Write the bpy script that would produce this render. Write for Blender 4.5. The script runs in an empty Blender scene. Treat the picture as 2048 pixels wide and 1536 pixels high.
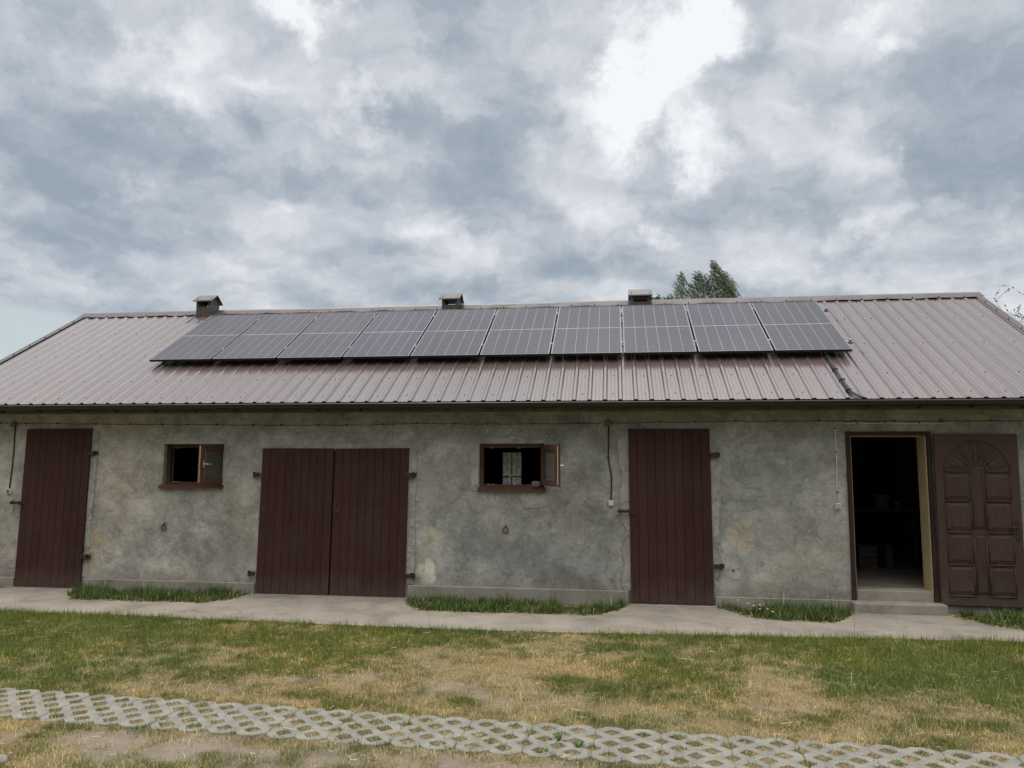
import bpy, bmesh, math, random
import numpy as np
from mathutils import Vector, Matrix
random.seed(7); rng = np.random.default_rng(11)
PI = math.pi
sc = bpy.context.scene
COL = sc.collection
SL = 0.5403; TS = math.tan(SL); CS = math.cos(SL); SS = math.sin(SL)
EY, EZ = -0.40, 2.56                      # eave line of the roof pans
RY = 2.82; RZ = EZ + TS*(RY-EY)           # ridge
RX0, RX1 = -9.80, 5.76                    # verges

# ------------------------------------------------------------------ helpers
def link(o, parent=None):
    COL.objects.link(o)
    if parent: o.parent = parent
    return o
def tag(o, label=None, cat=None, group=None, kind=None):
    if label: o['label'] = label
    if cat: o['category'] = cat
    if group: o['group'] = group
    if kind: o['kind'] = kind
    return o
def empty(name, loc=(0,0,0), parent=None):
    o = bpy.data.objects.new(name, None); o.location = loc; o.empty_display_size = .2
    return link(o, parent)
class MB:
    def __init__(s): s.bm = bmesh.new()
    def _fin(s, vs, mi):
        for f in {f for v in vs for f in v.link_faces}: f.material_index = mi
        return vs
    def box(s, x0, x1, y0, y1, z0, z1, mi=0, bev=0, M=None):
        r = bmesh.ops.create_cube(s.bm, size=1)['verts']
        bmesh.ops.scale(s.bm, vec=(x1-x0, y1-y0, z1-z0), verts=r)
        bmesh.ops.translate(s.bm, vec=((x0+x1)/2, (y0+y1)/2, (z0+z1)/2), verts=r)
        if bev:
            es = list({e for v in r for e in v.link_edges})
            g = bmesh.ops.bevel(s.bm, geom=es, offset=bev, segments=1, affect='EDGES', profile=.5)
            r = list({v for f in g['faces'] for v in f.verts} | {v for v in r if v.is_valid})
        if M is not None: bmesh.ops.transform(s.bm, matrix=M, verts=r)
        s._fin(r, mi); return r
    def cyl(s, p0, p1, r0, r1=None, n=10, mi=0, cap=True):
        r1 = r0 if r1 is None else r1
        p0 = Vector(p0); p1 = Vector(p1); d = p1-p0
        v = bmesh.ops.create_cone(s.bm, cap_ends=cap, segments=n, radius1=r0, radius2=r1, depth=d.length)['verts']
        q = d.to_track_quat('Z', 'Y').to_matrix().to_4x4(); q.translation = (p0+p1)/2
        bmesh.ops.transform(s.bm, matrix=q, verts=v); s._fin(v, mi); return v
    def sph(s, c, r, mi=0, sub=1, sc=(1,1,1)):
        v = bmesh.ops.create_icosphere(s.bm, subdivisions=sub, radius=r)['verts']
        bmesh.ops.scale(s.bm, vec=sc, verts=v); bmesh.ops.translate(s.bm, vec=c, verts=v); s._fin(v, mi); return v
    def tube(s, pts, r, n=8, mi=0, closed=False):
        pts = [Vector(p) for p in pts]; m = len(pts); rings = []
        rad = r if hasattr(r, '__len__') else [r]*m
        up = None
        for i, p in enumerate(pts):
            a = pts[(i-1) % m] if (closed or i > 0) else p
            b = pts[(i+1) % m] if (closed or i < m-1) else p
            t = (b-a).normalized()
            if up is None:
                up = Vector((0,0,1)) if abs(t.z) < .9 else Vector((1,0,0))
            u = (up - t*up.dot(t)).normalized(); w = t.cross(u); up = u
            rings.append([s.bm.verts.new(p + (u*math.cos(2*PI*k/n)+w*math.sin(2*PI*k/n))*rad[i]) for k in range(n)])
        for i in range(m if closed else m-1):
            A, B = rings[i], rings[(i+1) % m]
            for k in range(n):
                f = s.bm.faces.new((A[k], A[(k+1)%n], B[(k+1)%n], B[k])); f.material_index = mi; f.smooth = True
        if not closed:
            for R in (rings[0][::-1], rings[-1]): 
                f = s.bm.faces.new(R); f.material_index = mi
    def prism(s, poly, y0, y1, mi=0, axis='y'):
        """polygon in (x,z) extruded along y"""
        A = [s.bm.verts.new((p[0], y0, p[1]) if axis == 'y' else ((y0, p[0], p[1]) if axis == 'x' else (p[0], p[1], y0))) for p in poly]
        B = [s.bm.verts.new((p[0], y1, p[1]) if axis == 'y' else ((y1, p[0], p[1]) if axis == 'x' else (p[0], p[1], y1))) for p in poly]
        n = len(poly); fs = [s.bm.faces.new(A), s.bm.faces.new(B[::-1])]
        for i in range(n): fs.append(s.bm.faces.new((A[i], B[i], B[(i+1)%n], A[(i+1)%n])))
        for f in fs: f.material_index = mi
        return A+B
    def build(s, name, mats, parent=None, smooth=False, recalc=True, loc=None, rot=None):
        if recalc: bmesh.ops.recalc_face_normals(s.bm, faces=s.bm.faces)
        me = bpy.data.meshes.new(name); s.bm.to_mesh(me); s.bm.free()
        for m in (mats if isinstance(mats, (list, tuple)) else [mats]): me.materials.append(m)
        if smooth: me.shade_smooth()
        o = bpy.data.objects.new(name, me); link(o, parent)
        if loc is not None: o.location = loc
        if rot is not None: o.rotation_euler = rot
        return o
def npmesh(name, V, F4=None, F3=None, mat=None, color=None, parent=None, smooth=False):
    me = bpy.data.meshes.new(name)
    V = np.asarray(V, np.float32)
    n4 = 0 if F4 is None else len(F4); n3 = 0 if F3 is None else len(F3)
    me.vertices.add(len(V)); me.vertices.foreach_set('co', V.ravel())
    idx = np.concatenate([np.asarray(F4).ravel() if n4 else np.zeros(0), np.asarray(F3).ravel() if n3 else np.zeros(0)]).astype(np.int32)
    me.loops.add(len(idx)); me.loops.foreach_set('vertex_index', idx)
    me.polygons.add(n4+n3)
    st = np.concatenate([np.arange(n4)*4, n4*4+np.arange(n3)*3]).astype(np.int32)
    me.polygons.foreach_set('loop_start', st)
    me.update(calc_edges=True); me.validate()
    if color is not None:
        a = me.color_attributes.new('Col', 'FLOAT_COLOR', 'POINT')
        c = np.ones((len(V), 4), np.float32); c[:, :3] = color; a.data.foreach_set('color', c.ravel())
    if mat: me.materials.append(mat)
    if smooth: me.shade_smooth()
    o = bpy.data.objects.new(name, me); return link(o, parent)

# numpy fbm noise
_tab = rng.random((256, 256))
def vn(x, y):
    xi = np.floor(x).astype(int); yi = np.floor(y).astype(int); fx = x-xi; fy = y-yi
    fx = fx*fx*(3-2*fx); fy = fy*fy*(3-2*fy); g = lambda a, b: _tab[a & 255, b & 255]
    return (g(xi, yi)*(1-fx)+g(xi+1, yi)*fx)*(1-fy)+(g(xi, yi+1)*(1-fx)+g(xi+1, yi+1)*fx)*fy
def fbm(x, y, s=1., o=4):
    r = 0; a = .5; t = 0
    for i in range(o): r = r+a*vn(x*s+i*17.3, y*s+i*9.1); t += a; a *= .5; s *= 2.03
    return r/t

# ------------------------------------------------------------------ materials
class NT:
    def __init__(s, name):
        s.m = bpy.data.materials.new(name); s.m.use_nodes = True; s.t = s.m.node_tree; s.t.nodes.clear()
        s.out = s.n('ShaderNodeOutputMaterial'); s.p = s.n('ShaderNodeBsdfPrincipled')
        s.l(s.p.outputs[0], s.out.inputs[0])
    def n(s, t, **k):
        nd = s.t.nodes.new(t)
        for a, b in k.items(): setattr(nd, a, b)
        return nd
    def l(s, a, b): s.t.links.new(a, b)
    def coord(s, kind='Object', scale=(1,1,1)):
        c = s.n('ShaderNodeTexCoord'); m = s.n('ShaderNodeMapping'); m.inputs['Scale'].default_value = scale
        s.l(c.outputs[kind], m.inputs[0]); return m.outputs[0]
    def noise(s, v, scale, detail=5, rough=.55, dist=0):
        n = s.n('ShaderNodeTexNoise'); s.l(v, n.inputs['Vector'])
        n.inputs['Scale'].default_value = scale; n.inputs['Detail'].default_value = detail
        n.inputs['Roughness'].default_value = rough; n.inputs['Distortion'].default_value = dist
        return n.outputs[0]
    def ramp(s, f, stops, interp='LINEAR'):
        r = s.n('ShaderNodeValToRGB'); r.color_ramp.interpolation = interp; e = r.color_ramp.elements
        while len(e) > 1: e.remove(e[0])
        e[0].position = stops[0][0]; c = stops[0][1]; e[0].color = (*c, 1) if hasattr(c, '__len__') else (c, c, c, 1)
        for p, c in stops[1:]:
            q = e.new(p); q.color = (*c, 1) if hasattr(c, '__len__') else (c, c, c, 1)
        s.l(f, r.inputs[0]); return r.outputs[0]
    def math(s, op, a, b=None, c=None, clamp=False):
        n = s.n('ShaderNodeMath', operation=op, use_clamp=clamp)
        for i, v in enumerate((a, b, c)):
            if v is None: continue
            if isinstance(v, (int, float)): n.inputs[i].default_value = v
            else: s.l(v, n.inputs[i])
        return n.outputs[0]
    def mix(s, f, a, b, mode='MIX'):
        n = s.n('ShaderNodeMix', data_type='RGBA', blend_type=mode)
        for i, v in ((0, f), (6, a), (7, b)):
            if isinstance(v, (int, float)): n.inputs[i].default_value = v
            elif isinstance(v, tuple): n.inputs[i].default_value = (*v, 1)
            else: s.l(v, n.inputs[i])
        return n.outputs[2]
    def bump(s, h, dist=.01, st=1., prev=None):
        b = s.n('ShaderNodeBump'); b.inputs['Strength'].default_value = st; b.inputs['Distance'].default_value = dist
        s.l(h, b.inputs['Height'])
        if prev: s.l(prev, b.inputs['Normal'])
        s.l(b.outputs[0], s.p.inputs['Normal']); return b.outputs[0]
    def set(s, **k):
        for a, v in k.items():
            i = s.p.inputs[a.replace('_', ' ')]
            if isinstance(v, (int, float)): i.default_value = v
            elif isinstance(v, tuple): i.default_value = (*v, 1) if len(v) == 3 else v
            else: s.l(v, i)
        return s
def simple(name, col, rough=.6, metal=0, spec=.5, var=.25, nscale=8, bump=0, bscale=60, coat=0):
    t = NT(name); v = t.coord()
    n = t.noise(v, nscale, 5, .6)
    lo = tuple(c*(1-var) for c in col); hi = tuple(min(1, c*(1+var)) for c in col)
    t.set(Base_Color=t.ramp(n, [(.3, lo), (.7, hi)]), Roughness=rough, Metallic=metal, Specular_IOR_Level=spec, Coat_Weight=coat)
    if bump: t.bump(t.noise(v, bscale, 4, .6), bump)
    return t.m

def m_plaster():
    t = NT('rough_plaster'); v = t.coord()
    warp = t.n('ShaderNodeTexNoise'); t.l(v, warp.inputs['Vector']); warp.inputs['Scale'].default_value = 1.3; warp.inputs['Detail'].default_value = 4
    vm = t.n('ShaderNodeVectorMath', operation='MULTIPLY_ADD'); t.l(warp.outputs[1], vm.inputs[0]); vm.inputs[1].default_value = (.22,.22,.22); t.l(v, vm.inputs[2])
    w = vm.outputs[0]
    big = t.noise(w, .8, 6, .62, .2)
    mid = t.noise(w, 2.3, 9, .60, .35)
    fine = t.noise(v, 26, 6, .7)
    ridge = t.n('ShaderNodeTexNoise'); ridge.noise_type = 'RIDGED_MULTIFRACTAL'; t.l(w, ridge.inputs['Vector'])
    ridge.inputs['Scale'].default_value = 2.6; ridge.inputs['Detail'].default_value = 7; ridge.inputs['Roughness'].default_value = .6
    cold = t.ramp(mid, [(.32, (.145,.147,.132)), (.45, (.172,.176,.160)), (.53, (.196,.201,.184)), (.66, (.232,.235,.215))])
    warm = t.ramp(mid, [(.32, (.175,.158,.130)), (.46, (.228,.212,.178)), (.55, (.262,.250,.212)), (.68, (.32,.307,.265))])
    sep = t.n('ShaderNodeSeparateXYZ'); t.l(v, sep.inputs[0])
    # plaster is warmer and paler toward the left end, and patchy
    fx = t.n('ShaderNodeMapRange'); t.l(sep.outputs[0], fx.inputs[0]); fx.inputs[1].default_value = -1.5; fx.inputs[2].default_value = -7.5
    f = t.math('ADD', fx.outputs[0], t.math('MULTIPLY', t.math('SUBTRACT', big, .5), 2.2), clamp=True)
    c = t.mix(f, cold, warm)
    olive = t.ramp(t.noise(w, .8, 4, .5), [(.5, 0.), (.68, 1.)])
    c = t.mix(t.math('MULTIPLY', olive, .28), c, (.23,.22,.15))
    c = t.mix(t.ramp(t.math('MULTIPLY', ridge.outputs[0], .5), [(.60, 0.), (.85, .45)]), c, (.10,.10,.088))
    c = t.mix(.35, c, t.ramp(fine, [(.3, .3), (.7, .75)]), 'OVERLAY')
    # pale trowel scuffs
    sc1 = t.ramp(t.noise(v, 7, 7, .72, .3), [(.60, 0.), (.72, .5)])
    sc2 = t.ramp(t.noise(v, 4.3, 8, .7, .5), [(.30, .55), (.42, 0.)])
    c = t.mix(sc2, c, (.085,.083,.07))
    c = t.mix(sc1, c, (.42,.42,.37))
    # tan blotches where old paint shows
    for (bx, bz, r, col) in ((-2.47,.72,.17,(.30,.275,.205)), (-2.47,.33,.15,(.44,.42,.33)), (1.53,.84,.20,(.29,.265,.19)), (-7.27,.62,.17,(.25,.2,.11)), (-7.3,.35,.12,(.22,.18,.1))):
        d = t.n('ShaderNodeVectorMath', operation='DISTANCE')
        wv = t.n('ShaderNodeVectorMath', operation='MULTIPLY_ADD'); t.l(warp.outputs[1], wv.inputs[0]); wv.inputs[1].default_value = (.5,.0,.5); t.l(v, wv.inputs[2])
        t.l(wv.outputs[0], d.inputs[0]); d.inputs[1].default_value = (bx+.25, 0, bz+.25)
        dd = t.math('ADD', d.outputs[1], t.math('MULTIPLY', t.math('SUBTRACT', mid, .5), .35))
        c = t.mix(t.ramp(dd, [(r*.72, .8), (r, 0.)]), c, col)
    # hairline cracks
    vo = t.n('ShaderNodeTexVoronoi', feature='DISTANCE_TO_EDGE'); t.l(w, vo.inputs['Vector']); vo.inputs['Scale'].default_value = .42
    cr = t.ramp(vo.outputs[0], [(.0, .8), (.004, 0.)])
    cr = t.math('MULTIPLY', cr, t.ramp(t.noise(v, 1.2, 3), [(.52, 0.), (.6, .5)]))
    c = t.mix(cr, c, (.06,.055,.045))
    # trowel arcs: short curved scratches
    wav = t.n('ShaderNodeTexWave', wave_type='RINGS'); t.l(w, wav.inputs['Vector']); wav.inputs['Scale'].default_value = 3.2; wav.inputs['Distortion'].default_value = 9; wav.inputs['Detail'].default_value = 4; wav.inputs['Detail Scale'].default_value = 1.6
    arcs = t.math('MULTIPLY', t.ramp(wav.outputs['Fac'], [(.0, .45), (.16, 0.)]), t.ramp(t.noise(v, 2.6, 4), [(.50, 0.), (.62, .75)]))
    c = t.mix(arcs, c, (.085,.083,.07))
    # splash dirt along the foot, drips under the sills
    ft = t.ramp(t.math('ADD', sep.outputs[2], t.math('MULTIPLY', t.math('SUBTRACT', t.noise(v, 2.5, 6, .7), .5), .55)), [(.12, .45), (.36, 0.)])
    c = t.mix(ft, c, (.13,.115,.088))
    dr = t.ramp(t.noise(t.coord('Object', (16,1,.8)), 2.2, 5, .7), [(.55, 0.), (.66, .45)])
    for xa, xb in ((-6.3,-5.4),(-1.8,-.9)):
        inx = t.math('MULTIPLY', t.math('GREATER_THAN', sep.outputs[0], xa), t.math('LESS_THAN', sep.outputs[0], xb))
        inz = t.math('MULTIPLY', t.math('LESS_THAN', sep.outputs[2], 1.405), t.ramp(sep.outputs[2], [(.85, 0.), (1.38, 1.)]))
        c = t.mix(t.math('MULTIPLY', dr, t.math('MULTIPLY', inx, inz)), c, (.10,.09,.07))
    hh = t.math('ADD', t.math('MULTIPLY', mid, 1.2), t.math('MULTIPLY', fine, .25))
    hh = t.math('SUBTRACT', hh, t.math('MULTIPLY', cr, .4))
    c = t.mix(1., c, (1.58,1.54,1.60), 'MULTIPLY')
    m2 = t.noise(v, 4.8, 8, .66, .25)
    c = t.mix(.85, c, t.ramp(m2, [(.36, .43), (.5, .5), (.64, .57)]), 'OVERLAY')
    # edges of trowelled coats: crisp steps between passes
    e1 = t.noise(w, 1.7, 7, .58, .5); e2 = t.noise(v, 3.1, 7, .6, .8)
    c = t.mix(t.ramp(e1, [(.485, 0.), (.497, .30), (.56, .10), (.62, 0.)]), c, (.30,.31,.285))
    c = t.mix(t.ramp(e1, [(.40, 0.), (.455, .12), (.484, .34), (.49, 0.)]), c, (.10,.102,.09))
    c = t.mix(t.ramp(e2, [(.42, 0.), (.500, .28), (.506, 0.)]), c, (.115,.116,.10))
    c = t.mix(t.ramp(e2, [(.56, 0.), (.566, .30), (.60, 0.)]), c, (.36,.36,.33))
    m3 = t.noise(w, 1.25, 5, .55, .2)
    c = t.mix(.8, c, t.ramp(m3, [(.35, .40), (.5, .5), (.65, .58)]), 'OVERLAY')
    t.set(Base_Color=c, Roughness=.92, Specular_IOR_Level=.2); t.bump(hh, .022, .9)
    return t.m
def m_concrete(name, base=(.36,.33,.29), sc_=1.6, var=.28, stain=(.2,.17,.13), b=.006):
    t = NT(name); v = t.coord()
    a = t.noise(v, sc_, 7, .62, .4); f = t.noise(v, 55, 5, .7)
    c = t.ramp(a, [(.3, tuple(x*(1-var) for x in base)), (.5, base), (.72, tuple(x*(1+var*.7) for x in base))])
    c = t.mix(t.ramp(t.noise(v, 3.5, 6, .7, .8), [(.56, 0.), (.75, .55)]), c, stain)
    c = t.mix(.35, c, t.ramp(f, [(.3, .35), (.7, .65)]), 'OVERLAY')
    vo = t.n('ShaderNodeTexVoronoi', feature='DISTANCE_TO_EDGE'); wn_ = t.n('ShaderNodeVectorMath', operation='MULTIPLY_ADD'); nn_ = t.n('ShaderNodeTexNoise'); t.l(v, nn_.inputs['Vector']); nn_.inputs['Scale'].default_value = 4; nn_.inputs['Detail'].default_value = 6
    t.l(nn_.outputs[1], wn_.inputs[0]); wn_.inputs[1].default_value = (.3,.3,.3); t.l(v, wn_.inputs[2]); t.l(wn_.outputs[0], vo.inputs['Vector']); vo.inputs['Scale'].default_value = .5
    c = t.mix(t.math('MULTIPLY', t.ramp(vo.outputs[0], [(0., .6), (.005, 0.)]), t.ramp(t.noise(v, .9, 3), [(.52, 0.), (.58, .7)] if name == 'path_concrete' else [(0., 0.), (1., 0.)])), c, (.06,.05,.04))
    t.set(Base_Color=c, Roughness=.9, Specular_IOR_Level=.25); t.bump(t.math('ADD', f, t.math('MULTIPLY', a, 2)), b)
    return t.m
def m_paint_wood(name, col, wear=.35, grain=(14,14,1.0)):
    t = NT(name); v = t.coord('Object', grain); v0 = t.coord()
    g = t.noise(v, 5, 7, .65, .3); isl = t.n('ShaderNodeNewGeometry').outputs['Random Per Island']
    c = t.ramp(g, [(.28, tuple(x*.72 for x in col)), (.72, tuple(x*1.25 for x in col))])
    k = t.ramp(isl, [(0., .86), (1., 1.12)]); c = t.mix(1., c, k, 'MULTIPLY')
    dirt = t.ramp(t.noise(v0, 1.7, 5, .6), [(.45, 0.), (.8, .5)])
    c = t.mix(dirt, c, tuple(x*.8+.025 for x in col))
    s1 = t.ramp(t.noise(t.coord('Object', (30,30,5)), 4, 6, .75), [(.69, 0.), (.72, wear)])
    c = t.mix(s1, c, (.38,.33,.3))
    sp_ = t.n('ShaderNodeSeparateXYZ'); t.l(v0, sp_.inputs[0])
    low = t.ramp(t.math('ADD', sp_.outputs[2], t.math('MULTIPLY', t.math('SUBTRACT', t.noise(v0, 4, 6, .7), .5), .7)), [(.05, .4), (.32, 0.)])
    c = t.mix(low, c, (.10,.075,.058))
    t.set(Base_Color=c, Roughness=t.ramp(g, [(.3, .55), (.7, .75)]), Specular_IOR_Level=.2); t.bump(g, .0018)
    return t.m
def m_roof():
    t = NT('brown_coated_sheet'); v = t.coord()
    n = t.noise(t.coord('Object', (1, .25, .25)), 3, 5, .6)
    sep = t.n('ShaderNodeSeparateXYZ'); t.l(v, sep.inputs[0])
    c = t.ramp(n, [(.3, (.106,.075,.075)), (.7, (.124,.090,.090))])
    shn = t.n('ShaderNodeTexWhiteNoise', noise_dimensions='1D'); t.l(t.math('FLOOR', t.math('DIVIDE', sep.outputs[0], 1.165)), shn.inputs['W'])
    c = t.mix(1., c, t.ramp(shn.outputs[0], [(0., .93), (1., 1.07)]), 'MULTIPLY')
    lap = t.math('LESS_THAN', t.math('FRACT', t.math('DIVIDE', t.math('ADD', sep.outputs[0], 9.66), 1.1652)), .0035)
    c = t.mix(t.math('MULTIPLY', lap, .7), c, (.03,.022,.022))
    stk = t.ramp(t.noise(t.coord('Object', (26, .9, .9)), 1.6, 6, .65), [(.5, 0.), (.78, .18)])
    c = t.mix(stk, c, (.20,.165,.15))
    t.set(Base_Color=c, Roughness=t.ramp(t.noise(v, 9, 4), [(.3, .20), (.7, .28)]), Specular_IOR_Level=.9, Coat_Weight=.75, Coat_Roughness=.16, Coat_IOR=1.7)
    return t.m
def m_cells():
    """silicon cells of one module: 6 x 24 half cells, white grid, in local x,y"""
    t = NT('solar_cells'); c = t.n('ShaderNodeTexCoord'); sep = t.n('ShaderNodeSeparateXYZ'); t.l(c.outputs['Object'], sep.inputs[0])
    X, Yy = sep.outputs[0], sep.outputs[1]
    W, L = .965, 1.965; cw = W/6
    u = t.math('DIVIDE', t.math('ADD', X, W/2), cw)
    fu = t.math('FRACT', u); iu = t.math('FLOOR', u)
    du = t.math('MULTIPLY', t.math('MINIMUM', fu, t.math('SUBTRACT', 1, fu)), cw)
    ya = t.math('SUBTRACT', t.math('ABSOLUTE', Yy), .011); ch = (L/2-.011)/12
    w = t.math('DIVIDE', ya, ch); fw = t.math('FRACT', w)
    dv = t.math('MULTIPLY', t.math('MINIMUM', fw, t.math('SUBTRACT', 1, fw)), ch)
    lu = t.math('LESS_THAN', du, .0030); lv = t.math('LESS_THAN', dv, .0010); lm = t.math('LESS_THAN', ya, 0.)
    line = t.math('MAXIMUM', t.math('MAXIMUM', lu, lv), lm)
    ob = t.n('ShaderNodeObjectInfo').outputs['Random']
    wn = t.n('ShaderNodeTexWhiteNoise', noise_dimensions='2D'); cb = t.n('ShaderNodeCombineXYZ')
    t.l(iu, cb.inputs[0]); t.l(t.math('MULTIPLY', ob, 97.), cb.inputs[1]); t.l(cb.outputs[0], wn.inputs['Vector'])
    att = t.n('ShaderNodeAttribute', attribute_type='OBJECT', attribute_name='tint').outputs['Fac']
    fac = t.math('ADD', att, t.math('MULTIPLY', t.math('SUBTRACT', wn.outputs[0], .5), .45), clamp=True)
    cell = t.mix(fac, (.042,.035,.040), (.032,.030,.058))
    bus = t.math('LESS_THAN', t.math('ABSOLUTE', t.math('SUBTRACT', t.math('FRACT', t.math('MULTIPLY', fu, 9.)), .5)), .045)
    cell = t.mix(t.math('MULTIPLY', bus, .35), cell, (.3,.3,.32))
    col = t.mix(line, cell, (.26,.26,.275))
    t.set(Base_Color=col, Roughness=.35, Specular_IOR_Level=.2, Coat_Weight=.8, Coat_Roughness=.05, Coat_IOR=1.38)
    return t.m
def m_vcol(name, rough=.6, trans=.25, spec=.25):
    t = NT(name); a = t.n('ShaderNodeAttribute', attribute_name='Col').outputs['Color']
    t.set(Base_Color=a, Roughness=rough, Specular_IOR_Level=spec)
    if trans:
        tr = t.n('ShaderNodeBsdfTranslucent'); t.l(a, tr.inputs[0]); mx = t.n('ShaderNodeMixShader'); mx.inputs[0].default_value = trans
        t.l(t.p.outputs[0], mx.inputs[1]); t.l(tr.outputs[0], mx.inputs[2]); t.l(mx.outputs[0], t.out.inputs[0])
    return t.m
def m_ground():
    t = NT('yard_ground'); v = t.coord(); a = t.n('ShaderNodeAttribute', attribute_name='Col').outputs['Color']
    f = t.noise(v, 60, 6, .75); g = t.noise(v, 9, 6, .65)
    c = t.mix(.75, a, t.ramp(f, [(.25, .25), (.75, .75)]), 'OVERLAY')
    c = t.mix(.5, c, t.ramp(g, [(.3, .38), (.7, .62)]), 'OVERLAY')
    t.set(Base_Color=c, Roughness=.95, Specular_IOR_Level=.15); t.bump(t.math('ADD', f, g), .015)
    return t.m
def m_glass():
    t = NT('dusty_glass'); t.set(Base_Color=(.55,.57,.52), Roughness=.12, Transmission_Weight=.95, Specular_IOR_Level=.5)
    t.set(Roughness=t.ramp(t.noise(t.coord(), 14, 5), [(.35, .04), (.7, .16)])); return t.m
M = dict(
 plaster=m_plaster(), concrete=m_concrete('path_concrete', (.262,.232,.198), 1.8, .36, (.17,.14,.105), .008), plinth=m_concrete('plinth_concrete', (.265,.250,.212), 2.2, .3, (.17,.16,.13)),
 step=m_concrete('step_concrete', (.27,.245,.205), 2.5, .3, (.14,.12,.1)),
 paver=m_concrete('paver_concrete', (.265,.252,.222), 5.5, .35, (.13,.11,.08), .010),
 palestrip=m_concrete('pale_plaster', (.37,.36,.315), 6., .4, (.16,.15,.115), .02),
 door=m_paint_wood('maroon_paint', (.047,.0185,.0165), .3), olddoor=m_paint_wood('worn_dark_brown_paint', (.058,.034,.029), .6, (8,8,1.5)),
 doorframe=m_paint_wood('dark_brown_frame_paint', (.032,.017,.016), .3), winframe=m_paint_wood('red_brown_frame', (.052,.025,.019), .15),
 sash=m_paint_wood('orange_brown_sash', (.078,.036,.021), .1), sill=simple('red_brown_sill', (.085,.034,.027), .35, var=.2, nscale=6, bump=.003),
 ochre=simple('ochre_paint', (.42,.33,.19), .55, var=.12, nscale=3, bump=.002), roof=m_roof(),
 trim=simple('brown_trim', (.080,.060,.060), .35, spec=.6, var=.12, coat=.3), gutter=simple('brown_gutter', (.022,.014,.013), .35, var=.15, spec=.4, coat=.15),
 bracket=simple('dark_bracket', (.022,.018,.016), .4, var=.1), soffit=simple('soffit_board', (.085,.075,.040), .8, var=.3, nscale=5),
 screw=simple('screw_head', (.02,.016,.016), .8, spec=.1), iron=simple('rusty_iron', (.055,.028,.02), .75, metal=.3, var=.5, nscale=40, bump=.003),
 blackiron=simple('dark_painted_iron', (.03,.014,.013), .55, var=.4, nscale=30, bump=.002), steel=simple('bright_steel', (.7,.7,.68), .3, metal=1, var=.1),
 alu=simple('aluminium', (.40,.41,.43), .32, metal=.85, var=.06), panelside=simple('black_frame_side', (.012,.012,.016), .4, var=.1), cells=m_cells(),
 rubber=simple('black_cable', (.012,.012,.013), .45, var=.2), rubber2=simple('grey_cable', (.05,.05,.053), .4, var=.2), whitecable=simple('white_cable', (.62,.61,.56), .5, var=.1),
 socket=simple('yellowed_plastic', (.58,.54,.44), .4, var=.1), sockdark=simple('socket_dark', (.08,.075,.065), .5), gasket=simple('pale_gasket', (.36,.33,.30), .6, var=.15),
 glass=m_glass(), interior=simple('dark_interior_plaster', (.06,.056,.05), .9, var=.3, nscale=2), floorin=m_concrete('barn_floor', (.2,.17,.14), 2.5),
 oldwood=simple('whitewashed_wood', (.60,.58,.54), .9, var=.45, nscale=22, bump=.02, bscale=30), stone=simple('grey_stone', (.17,.15,.14), .85, var=.3, nscale=30, bump=.01),
 chim=simple('brown_vent_metal', (.075,.055,.052), .45, var=.25, nscale=7), chimcap=simple('brown_cap_metal', (.13,.11,.105), .3, spec=.8, var=.1, coat=.5),
 bark=simple('birch_bark', (.42,.40,.37), .8, var=.5, nscale=9, bump=.01), twig=simple('twig_bark', (.09,.075,.055), .8, var=.3, nscale=12),
 grass=m_vcol('grass_blades', .55, .25), leaf=m_vcol('leaves', .5, .3), ground=m_ground(),
 white=simple('white_plastic', (.16,.155,.145), .4, var=.05), petal=simple('white_petal', (.85,.85,.8), .6, var=.05), yolk=simple('yellow_disc', (.7,.5,.05), .6),
 cloth=simple('dusty_crate_wood', (.10,.085,.07), .85, var=.3))

# ------------------------------------------------------------------ camera
f_px = 1524.2; yaw, pitch, roll = -.1346, .1077, .0047
cy, sy = math.cos(yaw), math.sin(yaw)
Fw = Vector((sy*math.cos(pitch), cy*math.cos(pitch), math.sin(pitch))); r0 = Vector((cy, -sy, 0)); u0 = r0.cross(Fw)
Rt = r0*math.cos(roll)+u0*math.sin(roll); Up = -r0*math.sin(roll)+u0*math.cos(roll)
cam = bpy.data.cameras.new('camera'); cam.lens = f_px*36/2048; cam.sensor_width = 36; cam.clip_end = 2000; cam.clip_start = .05
co = bpy.data.objects.new('camera', cam); COL.objects.link(co)
mw = Matrix((Rt, Up, -Fw)).transposed().to_4x4(); mw.translation = (0, -10.026, 1.728); co.matrix_world = mw
sc.camera = co

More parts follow.
